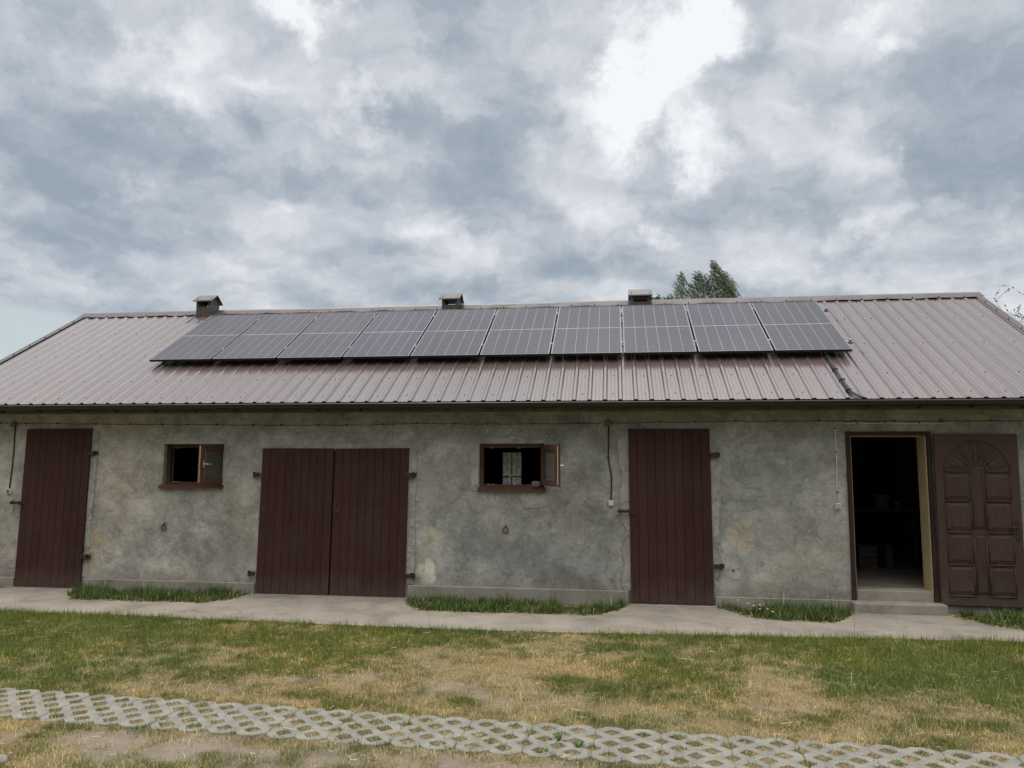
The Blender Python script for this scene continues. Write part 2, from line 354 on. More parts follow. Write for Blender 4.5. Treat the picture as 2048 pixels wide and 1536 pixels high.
# ------------------------------------------------------------------ the farm building
B = tag(empty('farm_building'), 'long low farm building with rough grey plaster walls and a brown ribbed metal roof', 'building')
BX0, BX1, BY = -9.55, 5.55, 5.64
W_T = .25; WZ = 2.50
holes = [(-6.30,-5.41,1.455,2.02), (-1.79,-.925,1.455,2.025), (2.905,3.80,.12,2.135)]
def wall_front():
    mb = MB(); bm = mb.bm
    xs = sorted({BX0, BX1, *[h[0] for h in holes], *[h[1] for h in holes]}); zs = sorted({-.3, WZ, *[h[2] for h in holes], *[h[3] for h in holes]})
    inh = lambda x, z: any(h[0] < x < h[1] and h[2] < z < h[3] for h in holes)
    vs = {}
    def V(x, y, z):
        k = (round(x,4), round(y,4), round(z,4))
        if k not in vs: vs[k] = bm.verts.new(k)
        return vs[k]
    nx, nz = len(xs)-1, len(zs)-1
    cell = [[not inh((xs[i]+xs[i+1])/2, (zs[j]+zs[j+1])/2) for j in range(nz)] for i in range(nx)]
    C = lambda i, j: 0 <= i < nx and 0 <= j < nz and cell[i][j]
    for i in range(nx):
        for j in range(nz):
            if not cell[i][j]: continue
            a, b, c, d = xs[i], xs[i+1], zs[j], zs[j+1]
            bm.faces.new((V(a,0,c), V(b,0,c), V(b,0,d), V(a,0,d))); bm.faces.new((V(a,W_T,c), V(a,W_T,d), V(b,W_T,d), V(b,W_T,c)))
            for (p, q, ni, nj) in (((a,c),(a,d),i-1,j), ((b,c),(b,d),i+1,j), ((a,c),(b,c),i,j-1), ((a,d),(b,d),i,j+1)):
                if not C(ni, nj): bm.faces.new((V(p[0],0,p[1]), V(q[0],0,q[1]), V(q[0],W_T,q[1]), V(p[0],W_T,p[1])))
    return mb.build('front_wall', M['plaster'], B)
wall_front()
mb = MB()
gz = lambda y: EZ-.12+TS*(min(y, 2*RY-y)-EY)
for x0, x1 in ((BX0, BX0+W_T-.002), (BX1-W_T+.002, BX1)):
    mb.prism([(W_T+.002,-.3),(BY,-.3),(BY,gz(BY)),(RY,gz(RY)),(W_T+.002,gz(W_T))], x0, x1, axis='x')
mb.box(BX0+W_T, BX1-W_T, BY-W_T, BY-.003, -.3, 2.5)
mb.build('gable_and_back_wall', M['plaster'], B)
mb = MB()                                      # inner partitions, floor and ceiling
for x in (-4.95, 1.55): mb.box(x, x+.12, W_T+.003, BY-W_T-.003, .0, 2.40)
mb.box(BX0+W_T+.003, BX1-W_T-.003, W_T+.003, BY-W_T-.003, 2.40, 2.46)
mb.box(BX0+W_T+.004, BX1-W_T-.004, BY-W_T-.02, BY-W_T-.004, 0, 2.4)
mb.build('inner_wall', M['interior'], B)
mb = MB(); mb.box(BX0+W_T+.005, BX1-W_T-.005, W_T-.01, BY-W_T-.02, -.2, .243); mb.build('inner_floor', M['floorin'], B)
# plinth (a low concrete foot, broken at the doors)
for a, b, z in ((-9.58,-8.47,.135), (-7.40,-4.86,.145), (-2.73,.15,.17), (1.225,2.855,.128), (3.875,5.58,.10)):
    mb = MB(); mb.box(a, b, -.038, -.001, -.3, z-.004, bev=.008)
    mb.build('plinth', M['plinth'], B)
# irregular bands of newer pale plaster round the openings
def ragged(name, pts, amp=.02, th=.008):
    out = []
    n = len(pts)
    for i in range(n):
        a, b = Vector(pts[i][:2]), Vector(pts[(i+1)%n][:2]); rag = pts[i][2] if len(pts[i]) > 2 else 0
        L = (b-a).length; k = max(1, int(L/.035)) if rag else 1
        nrm = Vector((b.y-a.y, a.x-b.x)).normalized(); ph = random.random()*50
        for j in range(k):
            p = a.lerp(b, j/k)
            if rag and j: p = p + nrm*rag*float((fbm(np.array([ph+j*.17]), np.array([ph]), 1., 3)[0]-.5)*3.2)
            out.append((p.x, p.y))
    mb = MB(); mb.prism(out, -th, -.0005)
    return mb.build(name, M['palestrip'], B)
ragged('plaster_patch', [(-7.44,.95),(-7.335,.95,.02),(-7.30,2.19),(-7.44,2.22)], th=.012)
ragged('plaster_patch', [(-7.44,.15),(-7.36,.15,.015),(-7.345,.944),(-7.44,.944)], th=.006)
ragged('plaster_patch', [(-2.78,.18),(-2.655,.18,.018),(-2.625,1.99,.012),(-2.78,2.02)], th=.011)
ragged('plaster_patch', [(-4.80,1.93),(-2.785,1.94),(-2.785,2.03,.014),(-4.80,2.0)], th=.006)
ragged('plaster_patch', [(.19,.17),(.19,2.19),(.055,2.19,.045),(.095,.17)], th=.012)
ragged('plaster_patch', [(1.17,.05),(1.285,.05,.028),(1.325,2.20,.03),(1.17,2.23)], th=.010)
ragged('plaster_patch', [(-1.80,1.40),(-1.80,2.04),(-1.93,1.98,.03),(-1.90,1.42,.03)], th=.010)
ragged('plaster_patch', [(-1.80,2.035),(-.92,2.035),(-.91,2.10,.025),(-1.82,2.10,.02)], th=.008)
ragged('plaster_patch', [(-1.2,1.19,.03),(-.93,1.2,.03),(-.85,1.39),(-1.3,1.39,.02)], th=.005)

# ---- doors
def plank_door(name, quad, planks, split=None, hinge=(), nails=False):
    """quad: bl, br, tl, tr as (x,z) of the leaf; vertical boards"""
    bl, br, tl, tr = quad
    mb = MB()
    t = [0]+sorted(min(.96,max(.04,(i+1+random.uniform(-.04,.04))/planks)) for i in range(planks-1))+[1]
    for i in range(planks):
        a, b = t[i], t[i+1]; g = .0014
        P_ = lambda u, top: ((tl[0]+(tr[0]-tl[0])*u, tl[1]+(tr[1]-tl[1])*u) if top else (bl[0]+(br[0]-bl[0])*u, bl[1]+(br[1]-bl[1])*u))
        x0b, zb = P_(a, 0); x1b, zb2 = P_(b, 0); x0t, zt = P_(a, 1); x1t, zt2 = P_(b, 1)
        dz = random.uniform(-.004,.004); yf = -.040-random.uniform(0,.003); c = .0032
        # each board with chamfered long edges
        pr = [(x0b+g, -.012), (x0b+g, yf+c), (x0b+g+c, yf), (x1b-g-c, yf), (x1b-g, yf+c), (x1b-g, -.012)]
        sh = [0,0,0,1,1,1]
        A = [mb.bm.verts.new((p[0], p[1], zb+dz if s == 0 else zb2+dz)) for p, s in zip(pr, sh)]
        Bv = [mb.bm.verts.new((p[0]+((x0t-x0b) if s == 0 else (x1t-x1b)), p[1], zt if s == 0 else zt2)) for p, s in zip(pr, sh)]
        mb.bm.faces.new(A); mb.bm.faces.new(Bv[::-1])
        for k in range(6): mb.bm.faces.new((A[k], Bv[k], Bv[(k+1)%6], A[(k+1)%6]))
        if nails:
            xm = (x0b+x1b)/2; mb.sph((xm+.01, yf-.0005, 1.13+random.uniform(-.006,.006)), .0032, mi=1)
    x0, x1 = bl[0]+.02, br[0]-.02; zb = min(bl[1], br[1]); zt = min(tl[1], tr[1])
    mb.box(x0, x1, -.0115, -.006, zb+.02, zt-.02)
    d = mb.build(name, [M['door'], M['steel']], B)
    for (hx, hz, s) in hinge:
        h = MB()
        h.box(hx-.045 if s > 0 else hx-.05, hx+.05 if s > 0 else hx+.045, -.056, -.043, hz-.028, hz+.028, bev=.004)
        h.cyl((hx+s*.045, -.052, hz-.038), (hx+s*.045, -.052, hz+.038), .014, n=10)
        h.box(hx+s*.05-.02, hx+s*.05+.035*(1 if s > 0 else .6), -.04, -.012, hz-.022, hz+.03, bev=.004)
        h.build('hinge', M['blackiron'], d)
    return d
d1 = plank_door('plank_door', ((-8.455,-.005),(-7.435,.0),(-8.425,2.232),(-7.405,2.238)), 9, hinge=((-7.385,1.885,1),(-7.40,.44,1)))
def latch(x0, x1, z, d, pad=False):
    l = MB(); l.box(x0+.02, x1+.03, -.062, -.048, z-.016, z+.016, bev=.004)
    l.prism([(x0-.015,z),(x0+.01,z-.022),(x0+.04,z-.022),(x0+.04,z+.022),(x0+.01,z+.022)], -.064, -.046)
    l.tube([(x0+.045+.018*math.cos(a), -.068, z+.012+.022*math.sin(a)) for a in [k*PI/6 for k in range(12)]], .004, 6, closed=True)
    l.cyl((x1+.0, -.075, z-.028), (x1+.0, -.075, z+.028), .012)
    l.box(x1-.01, x1+.05, -.066, -.045, z-.03, z-.012, bev=.003)
    if pad: l.cyl((x0+.075, -.066, z-.01), (x0+.07, -.06, z-.14), .0045, n=6)
    l.build('latch', M['iron'], d)
latch(-8.59, -8.44, 1.178, d1, True)
gq_l = ((-4.845,.015),(-3.818,-.008),(-4.815,1.960),(-3.793,1.962)); gq_r = ((-3.795,-.012),(-2.765,-.02),(-3.772,1.956),(-2.745,1.968))
for q, hg in ((gq_l, ((-4.875,1.60,-1),(-4.895,.27,-1))), (gq_r, ((-2.725,1.607,1),(-2.72,.29,1)))):
    gd = plank_door('garage_door_leaf', q, 9, hinge=hg, nails=True)
mb = MB(); mb.prism([(-3.83,.01),(-3.77,.01),(-3.75,1.94),(-3.81,1.94)], -.0055, -.001); mb.build('gap_shade_strip', M['screw'], gd)  # dark strip added behind the leaf gap, standing in for its shade
h = MB(); h.box(-3.775,-3.735,-.049,-.042,1.03,1.24, bev=.003); h.cyl((-3.755,-.05,1.115),(-3.755,-.10,1.115),.009); h.tube([(-3.762,-.10,1.115),(-3.70,-.105,1.113),(-3.655,-.098,1.108)], .009); h.build('door_handle', M['blackiron'], gd)
d3 = plank_door('plank_door', ((.182,.028),(1.208,.022),(.166,2.218),(1.196,2.216)), 9, hinge=((1.235,1.885,1),(1.255,.495,1)))
latch(.03, .175, 1.163, d3)
mb = MB(); mb.box(.16, 1.24, -.10, -.005, -.1, .012, bev=.006); mb.build('door_sill', M['step'], B)

# ---- open doorway on the right
mb = MB()
mb.box(2.855,2.905,-.03,.06,.115,2.18, bev=.004); mb.box(3.800,3.850,-.035,.06,.10,2.18, bev=.004); mb.box(2.9055,3.7995,-.03,.06,2.132,2.18, bev=.004)
mb.build('door_frame', M['doorframe'], B)
mb = MB(); mb.box(3.787,3.7985,.001,.262,.245,2.13); mb.box(2.9065,2.917,.0,.262,.245,2.13); mb.box(2.918,3.786,.062,.262,2.122,2.1335); mb.build('door_jamb', M['ochre'], B)
mb = MB(); mb.box(2.906,3.798,-.012,.25,.05,.2455, bev=.008); mb.build('threshold', M['step'], B)
mb = MB(); mb.box(2.82,3.872,-.215,-.001,-.3,.122, bev=.012); mb.build('step', M['step'], B)
# the panelled leaf, swung open flat against the wall; local x,z on the leaf, +y into it
L = MB(); LW, LH = .938, 2.045
L.box(0, LW, -.022, .020, 0, LH, bev=.004)
def ridge(pts, w=.011, closed=False, y=-.022):
    pts = [(p[0], y, p[1]) for p in pts]
    L.tube(pts, w, 8, closed=closed)
def field(poly, inset=.028, h=.010):
    c = Vector((sum(p[0] for p in poly)/len(poly), sum(p[1] for p in poly)/len(poly)))
    n = len(poly); P0 = [Vector(p) for p in poly]
    def off(d):
        r = []
        for i in range(n):
            a, b, e = P0[i-1], P0[i], P0[(i+1)%n]
            u = (b-a).normalized(); v = (e-b).normalized(); s = 1 if (c-b).dot(Vector((-u.y,u.x))) > 0 else -1
            n1 = Vector((-u.y,u.x))*s; n2 = Vector((-v.y,v.x))*s
            m = (n1+n2); m = m/max(.3, m.dot(n1)); r.append(b+m*d)
        return r
    o1, o2 = off(.012), off(.012+inset)
    A = [L.bm.verts.new((p.x,-.0225,p.y)) for p in o1]; Bv = [L.bm.verts.new((p.x,-.0225-h,p.y)) for p in o2]
    L.bm.faces.new(Bv)
    for i in range(n): L.bm.faces.new((A[i], A[(i+1)%n], Bv[(i+1)%n], Bv[i]))
U = lambda u: u*LW
Zv = lambda v: LH*(1-v)
cols = ((.105,.405),(.595,.885)); rows = ((.235,.385),(.405,.565),(.590,.755),(.775,.935))
for a, b in cols:
    for v0, v1 in rows:
        P = [(U(a),Zv(v1)),(U(b),Zv(v1)),(U(b),Zv(v0)),(U(a),Zv(v0))]; field(P); ridge(P, .008, True)
    for v in (.222,.395,.578,.765,.945): ridge([(U(a)-.01,Zv(v)),(U(b)+.01,Zv(v))], .011)
for v0, v1 in ((.19,.56),(.59,.935)):
    P = [(U(.43),Zv(v1)),(U(.57),Zv(v1)),(U(.57),Zv(v0)),(U(.43),Zv(v0))]; field(P, .02, .012); ridge(P, .008, True)
ac = (U(.5), Zv(.222)); arc = lambda r, a0, a1, n=14: [(ac[0]+r*math.cos(a0+(a1-a0)*i/n), ac[1]+r*math.sin(a0+(a1-a0)*i/n)) for i in range(n+1)]
ridge(arc(.368, 0, PI, 28), .011); ridge(arc(.105, 0, PI, 14), .010)
for a in (PI*.25, PI*.75):
    for s in (-.022,.022):
        n_ = (-math.sin(a)*s, math.cos(a)*s); ridge([(ac[0]+.11*math.cos(a)+n_[0], ac[1]+.11*math.sin(a)+n_[1]), (ac[0]+.35*math.cos(a)+n_[0], ac[1]+.35*math.sin(a)+n_[1])], .008)
for s in (-.028,.028): ridge([(ac[0]+s, ac[1]+.11),(ac[0]+s, ac[1]+.36)], .008)
for a0, a1 in ((.04,.20),(.30,.45),(.55,.70),(.80,.96)):
    P = arc(.145, a1*PI, a0*PI, 4)+arc(.335, a0*PI, a1*PI, 6); field(P, .02, .009); ridge(P, .005, True)
leaf = L.build('panelled_door', M['olddoor'], B, loc=(3.853, -.058, .105))
leaf['label'] = 'worn dark brown panelled door swung open against the wall'
leaf.rotation_euler = (0, math.radians(.25), math.radians(-1.2))
h = MB(); h.box(.862,.898,-.030,-.0235,.84,1.02, bev=.003); h.cyl((.88,-.03,.93),(.88,-.065,.93),.008); h.tube([(.885,-.065,.93),(.82,-.067,.932),(.79,-.06,.93)], .008); h.build('door_handle', M['blackiron'], leaf)
h = MB(); h.cyl((.885,-.0225,.80),(.885,-.033,.80),.026,n=16); h.cyl((.885,-.034,.80),(.885,-.0345,.80),.008,n=8,mi=1); h.build('lock_plate', [M['iron'], M['screw']], leaf)
for z in (.25, 1.0, 1.75):
    h = MB(); h.cyl((-.006,-.03,z),(-.006,-.03,z+.10),.009); h.sph((-.006,-.03,z+.105),.010); h.build('hinge', M['iron'], leaf)

# ---- windows (frame set in the opening, one sash hinged at the right, swung outward)
def window(x0, x1, z0, z1, yf, th, Ls, sillx):
    w = empty('window', ((x0+x1)/2, 0, z0), B); ox, oz = (x0+x1)/2, z0
    fw = .052; mb = MB()
    def bx(a,b,c,d,e,f,**k): mb.box(a-ox,b-ox,c,d,e-oz,f-oz,**k)
    bx(x0,x0+fw,yf,yf+.07,z0+.002,z1, bev=.004); bx(x1-fw,x1,yf,yf+.07,z0+.002,z1, bev=.004)
    bx(x0+fw+.0005,x1-fw-.0005,yf+.001,yf+.069,z1-fw,z1, bev=.004); bx(x0+fw+.0005,x1-fw-.0005,yf+.001,yf+.069,z0+.002,z0+.035, bev=.004)
    mb.build('window_frame', M['winframe'], w)
    for k, (a, zz) in enumerate(((.10,z0+.036),(.16,z0+.036),(.45,z0+.036),(.14,z1-fw-.002),(.5,z1-fw-.002))):
        mb = MB(); bx(x0+a,x0+a+.04,yf+.012,yf+.03,zz-.002,zz+.003); mb.build('striker_plate', M['steel'], w)
    mb = MB(); s0, s1 = sillx
    mb.prism([(-.048,z0-.052-oz),(-.048,z0-.035-oz),(-.002,z0+.001-oz),(-.002,z0-.052-oz)], s0-ox, s1-ox, axis='x')
    mb.prism([(-.0015,z0-.052-oz),(-.0015,z0+.0015-oz),(yf-.002,z0+.012-oz),(yf-.002,z0-.052-oz)], x0-ox+.002, x1-ox-.002, axis='x')
    mb.build('window_sill', M['sill'], w)
    # sash, built closed in its own space: hinge at the origin, free edge toward -x, outer (handle) face toward -y
    S = empty('sash', (x1-ox-.045, yf-.004, z0+.028-oz), w); S.rotation_euler = (0,0,math.radians(th))
    H = z1-z0-.055; st = .072; dpt = .055
    mb = MB()
    mb.box(-st,0,-dpt,0,0,H,bev=.004); mb.box(-Ls,-Ls+st,-dpt,0,0,H,bev=.004); mb.box(-Ls+st+.0005,-st-.0005,-dpt+.001,-.001,0,st,bev=.003); mb.box(-Ls+st+.0005,-st-.0005,-dpt+.001,-.001,H-st,H,bev=.003)
    mb.box(-Ls-.012,-Ls-.001,-dpt-.001,-dpt+.013,-.01,H+.01); mb.box(-Ls-.012,0,-dpt-.001,-dpt+.013,H+.0005,H+.012)
    mb.build('sash_frame', M['sash'], S)
    mb = MB(); mb.box(-Ls-.004,-Ls-.0012,-.031,-.019,.02,H-.02); mb.box(-Ls-.0115,-Ls-.0055,-.030,-.020,H*.4,H*.55); mb.build('gasket', M['gasket'], S)
    mb = MB(); mb.box(-Ls+st+.0008,-Ls+st+.004,-dpt-.0006,-dpt+.004,st,H-st); mb.build('gasket', M['gasket'], S); mb = MB(); mb.box(-st-.004,-st-.0008,-dpt-.0006,-dpt+.004,st,H-st); mb.build('gasket', M['gasket'], S)
    mb = MB(); mb.box(-Ls+st-.008,-st+.008,-.030,-.024,st-.008,H-st+.008); mb.build('pane', M['glass'], S)
    mb = MB(); mb.box(-Ls+.022,-Ls+.046,-dpt-.010,-dpt-.001,H*.5-.045,H*.5+.045,bev=.003); mb.cyl((-Ls+.034,-dpt-.01,H*.5),(-Ls+.034,-dpt-.045,H*.5),.008); mb.box(-Ls+.026,-Ls+.14,-dpt-.058,-dpt-.042,H*.5-.011,H*.5+.011,bev=.004)
    mb.build('window_handle', M['steel'], S)
    return w
window(-6.30,-5.41,1.455,2.02,.075,88,.60,(-6.335,-5.385))
window(-1.79,-.925,1.455,2.025,.02,110,.72,(-1.805,-.905))

# ---- roof
def roof_mesh():
    pitch_ = .1942; x = RX0; prof = []
    def add(dx, h): prof.append((x+dx, h))
    k0 = -.018
    while x < RX1-.01:
        w = min(pitch_, RX1-x)
        for dx, h in ((0,.0),(.034,0),(.038,.0018),(.046,.0018),(.050,0),(.084,0),(.088,.0018),(.096,.0018),(.100,0),(.128,0),(.146,.016),(.1765,.016)):
            if dx < w: prof.append((x+dx, h))
        x += pitch_
    prof.append((RX1, 0.))
    mb = MB(); bm = mb.bm
    n_ = Vector((0,-SS,CS)); n2 = Vector((0,SS,CS))
    def row(y, z, nn, extra=0): return [bm.verts.new(Vector((px, y, z))+nn*(h+extra)) for px, h in prof]
    ys = np.linspace(EY, RY, 5)
    F = [row(y, EZ+TS*(y-EY), n_) for y in ys]; Fb = [row(y, EZ+TS*(y-EY), n_, -.0025) for y in (EY, EY+.3)]
    Bk = [row(y, EZ+TS*(2*RY-y-EY), n2) for y in np.linspace(RY+.001, 2*RY-EY, 3)]
    for R in (F, Fb, Bk):
        for a, b in zip(R[:-1], R[1:]):
            for i in range(len(prof)-1): bm.faces.new((a[i], a[i+1], b[i+1], b[i]))
    for i in range(len(prof)-1): bm.faces.new((F[0][i], Fb[0][i], Fb[0][i+1], F[0][i+1]))
    # screw heads: five rows, alternate pans
    for yy in (-.245, .235, 1.10, 1.96, 2.62):
        xx = RX0+.075; k = 0
        while xx < RX1:
            p = Vector((xx+random.uniform(-.012,.012), yy+random.uniform(-.012,.012), 0)); p.z = EZ+TS*(p.y-EY)
            mb.cyl(p+n_*.0005, p+n_*.007, .0075, .006, 6, mi=1); xx += pitch_*(2 if k % 3 != 2 else 2); k += 1
    return mb
roof = roof_mesh().build('roof', [M['roof'], M['screw']], B, recalc=False)
mb = MB()                                        # ridge capping and verge trims
n_ = Vector((0,-SS,CS)); n2 = Vector((0,SS,CS))
X = RX0-.05; k = 0; top = RZ+.045
nseg = 8; xs = np.linspace(RX0-.045, RX1+.045, nseg*10+1)
def ridge_cap():
    bm = mb.bm; rws = []
    for i, x in enumerate(xs):
        wob = .006*math.sin(x*9)+random.uniform(-.003,.003)
        e = .0008*(int(i/10) % 2)
        y1 = RY-.155; y2 = RY+.155
        zz = lambda y: EZ+TS*(min(y,2*RY-y)-EY)
        rws.append([bm.verts.new((x, y1, zz(y1)+.026+wob+e)), bm.verts.new((x, RY-.02, zz(RY-.02)+.034+e)), bm.verts.new((x, RY, top+e)), bm.verts.new((x, RY+.02, zz(RY-.02)+.034+e)), bm.verts.new((x, y2, zz(y2)+.026+e))])
    for a, b in zip(rws[:-1], rws[1:]):
        for j in range(4): bm.faces.new((a[j], b[j], b[j+1], a[j+1]))
ridge_cap()
xx = RX0+.16
while xx < RX1:
    y = RY-.14; mb.cyl((xx, y, EZ+TS*(y-EY)+.028), (xx, y, EZ+TS*(y-EY)+.042), .010, .008, 6, mi=1); xx += .1942*2
mb.build('ridge_cap', [M['trim'], M['screw']], roof, recalc=False)
for s, xe in ((-1, RX0), (1, RX1)):
    mb = MB()
    for side in (0, 1):
        yy = lambda y: y if side == 0 else 2*RY-y
        P0 = [(EY-.01), RY-.02]
        sec = [(xe-s*.085,.026),(xe+s*.012,.030),(xe+s*.02,.022),(xe+s*.02,-.16),(xe+s*.014,-.16),(xe+s*.014,.018),(xe-s*.085,.022)]
        R = [[mb.bm.verts.new((px, yy(y), EZ+TS*(y-EY)+h/CS)) for px, h in sec] for y in P0]
        for i in range(len(sec)): mb.bm.faces.new((R[0][i], R[0][(i+1)%7], R[1][(i+1)%7], R[1][i]))
        mb.bm.faces.new(R[0]); mb.bm.faces.new(R[1][::-1])
    for y in np.arange(EY+.2, RY-.1, .33):
        p = Vector((xe-s*.06, y, EZ+TS*(y-EY)+.032)); mb.cyl(p, p+n_*.012, .010, .008, 6, mi=1)
    mb.build('verge_trim', [M['trim'], M['screw']], roof)
mb = MB()                                        # boarding under the sheets, fascia and soffit
mb.prism([(-.325,EZ+TS*(-.325-EY)-.03),(RY,RZ-.03),(2*RY+.325,EZ+TS*(-.325-EY)-.03),(2*RY+.325,EZ+TS*(-.325-EY)-.10),(RY,RZ-.10),(-.325,EZ+TS*(-.325-EY)-.10)], RX0+.03, RX1-.03, axis='x')
mb.build('roof_boards', M['bracket'], roof)
mb = MB(); mb.box(RX0+.03, RX1-.03, -.352, -.327, 2.425, 2.562); mb.build('fascia', M['soffit'], roof)
mb = MB()
mb.prism([(-.3265,2.427),(-.3265,2.442),(-.001,2.474),(-.001,2.459)], RX0+.03, RX1-.03, axis='x')
mb.build('soffit', M['soffit'], roof)

# ---- gutter with brackets
gy, gzc, gr = -.418, 2.528, .062
mb = MB(); bm = mb.bm; secs = []
arcp = [(gy-gr*math.cos(a), gzc-gr*math.sin(a)) for a in np.linspace(0, PI, 13)]
arci = [(gy-(gr-.003)*math.cos(a), gzc-(gr-.003)*math.sin(a)) for a in np.linspace(PI, 0, 13)]
loop = arcp+arci
mb.prism(loop, RX0-.02, RX1+.02, axis='x')
mb.tube([(RX0-.02, gy-gr-.004, gzc+.002), (RX1+.02, gy-gr-.004, gzc+.002)], .0085, 8, mi=1)  # paler bead colour paints the sky's reflection onto the gutter rim
for x in (-5.9, -1.9, 2.1): 
    mb.prism([(gy-(gr+.003)*math.cos(a), gzc-(gr+.003)*math.sin(a)) for a in np.linspace(0, PI, 13)]+[(gy-(gr+.0005)*math.cos(a), gzc-(gr+.0005)*math.sin(a)) for a in np.linspace(PI, 0, 13)], x-.03, x+.03, axis='x')
gut = mb.build('gutter', [M['gutter'], M['trim']], B, smooth=False)
x = -9.69
while x < 5.7:
    mb = MB()
    mb.prism([(gy-(gr+.0055)*math.cos(a), gzc-(gr+.0055)*math.sin(a)) for a in np.linspace(-.15, PI, 13)]+[(gy-(gr+.0008)*math.cos(a), gzc-(gr+.0008)*math.sin(a)) for a in np.linspace(PI, -.15, 13)], x-.013, x+.013, axis='x')
    mb.box(x-.014, x+.014, gy-.005, -.3525, gzc-gr-.022, gzc-gr-.008, bev=.002)
    mb.build('gutter_bracket', M['bracket'], gut); x += .5785

# ---- ridge vents (chimneys)
def chimney(x0, w, d, ztop, yf=2.60):
    c = empty('chimney', (x0, yf, RZ), B); h = ztop-RZ
    mb = MB(); zb = -.45; t = .022; ez = h-.10
    mb.box(0,w,0,t,zb,ez-.14); mb.box(0,w,d-t,d,zb,ez-.14)
    for a, b in ((0,t),(w-t,w)):
        mb.prism([(t+.0003,zb),(d-t-.0003,zb),(d-t-.0003,ez),(d/2,h-.012),(t+.0003,ez)] , a, b, axis='x')
        for yy in (0, d-t): mb.box(a+(0 if a == 0 else -.02), b+(.02 if a == 0 else 0), yy, yy+t, ez-.1395, ez)
    mb.build('chimney_body', M['chim'], c)
    mb = MB(); o = .045
    for s in (0, 1):
        Yv = lambda y: y if s == 0 else d-y
        P = [(Yv(-o), ez-.032),(Yv(d/2), h),(Yv(d/2), h-.008),(Yv(-o+.004), ez-.04)]
        mb.prism(P, -o, w+o, axis='x')
        mb.box(-o, w+o, min(Yv(-o-.002),Yv(-o+.004)), max(Yv(-o-.002),Yv(-o+.004)), ez-.052, ez-.031)
    for xx in (0.0, w): mb.cyl((xx, .02, ez+.012), (xx, .015, ez+.022), .009, .008, 6, mi=1)
    mb.build('chimney_cap', [M['chimcap'], M['screw']], c)
    return c
for x0, w, d, zt, lab in ((-7.46,.275,.30,4.80,'leftmost brown ridge vent, showing its right side'), (-2.935,.275,.30,4.725,'middle brown ridge vent with sky showing through its slot'), (.29,.305,.30,4.705,'right brown ridge vent with a dark opening')):
    c = chimney(x0, w, d, zt); c['label'] = lab

# ------------------------------------------------------------------ solar panels on the roof
off = .13
PX0, PY0 = -7.007, .605
def roofpt(x, s, o): # s metres up the slope from the eave line
    return Vector((x, EY+s*CS, EZ+s*SS))+Vector((0,-SS,CS))*o
s0 = (PY0+off*SS-EY)/CS
rotp = Matrix.Rotation(SL, 4, 'X')
words = ['first solar panel from the left, at the left end of the row','second solar panel from the left, its face greyish brown','third solar panel from the left in the row','fourth solar panel from the left, the bluest in the left half','fifth solar panel from the left, below the middle ridge vent','sixth solar panel from the left in the row','seventh solar panel from the left, left of the right ridge vent','eighth solar panel from the left, directly below the right ridge vent','ninth solar panel from the left, below the birch','tenth solar panel, at the right end of the row above the cable']
tints = [.25,.12,.2,.65,.25,.15,.4,.4,.5,.35]
proto = None
for i in range(10):
    loc = roofpt(PX0+.5+i*1.0195, s0+1.0, off-.018)
    if proto is None:
        o = empty('solar_panel'); kids = []
        mb = MB(); w, l, t = .4955, 1.0, .036
        # frame: dark sides, thin bright top rim
        for a in ((-w,w,-l,-l+.008),(-w,w,l-.008,l),(-w,-w+.008,-l+.0082,l-.0082),(w-.008,w,-l+.0082,l-.0082)):
            mb.box(a[0],a[1],a[2],a[3],-.018,.0155,mi=1); mb.box(a[0]+.0004,a[1]-.0004,a[2]+.0004,a[3]-.0004,.0157,.0185,mi=0)
        mb.box(-w+.012,w-.012,-l+.012,l-.012,-.006,-.002,mi=1)
        kids.append(mb.build('panel_frame', [M['alu'], M['panelside']], o))
        mb = MB(); mb.box(-w+.0083,w-.0083,-l+.0083,l-.0083,.010,.0145); kids.append(mb.build('cell_sheet', M['cells'], o))
        for yy in (-.62,.70):
            mb = MB(); mb.box(w-.006,w+.022,yy-.03,yy+.03,.0188,.0225,bev=.001); mb.box(w+.003,w+.014,yy-.02,yy+.02,-.0178,.0185); mb.cyl((w+.0085,yy,.0226),(w+.0085,yy,.029),.006,n=8); kids.append(mb.build('clamp', M['alu'], o))
        proto = (o, kids)
    else:
        o = proto[0].copy(); COL.objects.link(o)
        for k_ in proto[1]:
            c = k_.copy(); COL.objects.link(c); c.parent = o
    o.matrix_world = Matrix.Translation(loc) @ Matrix.Rotation(random.uniform(-.0012,.0012), 4, 'Z') @ rotp
    tag(o, words[i], 'solar panel', 'solar panels in a row on the roof')
    for c in o.children: 
        if c.name.startswith('cell'): c['tint'] = tints[i]
# children of an Empty created before depsgraph update: keep tint on each sheet
def rail(sv, label):
    mb = MB(); a, b = PX0-.055, PX0+10.2+.085
    P0 = roofpt(a, s0+sv, off-.055); Pm = Matrix.Translation(P0) @ rotp
    mb.box(0, b-a, -.02, .02, -.02, .018, bev=.003)
    for k in range(11):
        mb.box(k*1.015+.02, k*1.015+.05, .0205, .0245, -.075, .01); mb.box(k*1.015+.02, k*1.015+.05, .0205, .065, -.079, -.0752)
    for xx in (.01, b-a-.05): mb.box(xx, xx+.03, -.028, .028, .0185, .05, bev=.003)
    o = mb.build('mounting_rail', M['alu']); o.matrix_world = Pm
    tag(o, label, 'rail', 'aluminium rails under the solar panels')
rail(.38, 'lower aluminium rail, its end showing beside the lower panel edge'); rail(1.70, 'upper aluminium rail, its end showing near the ridge')

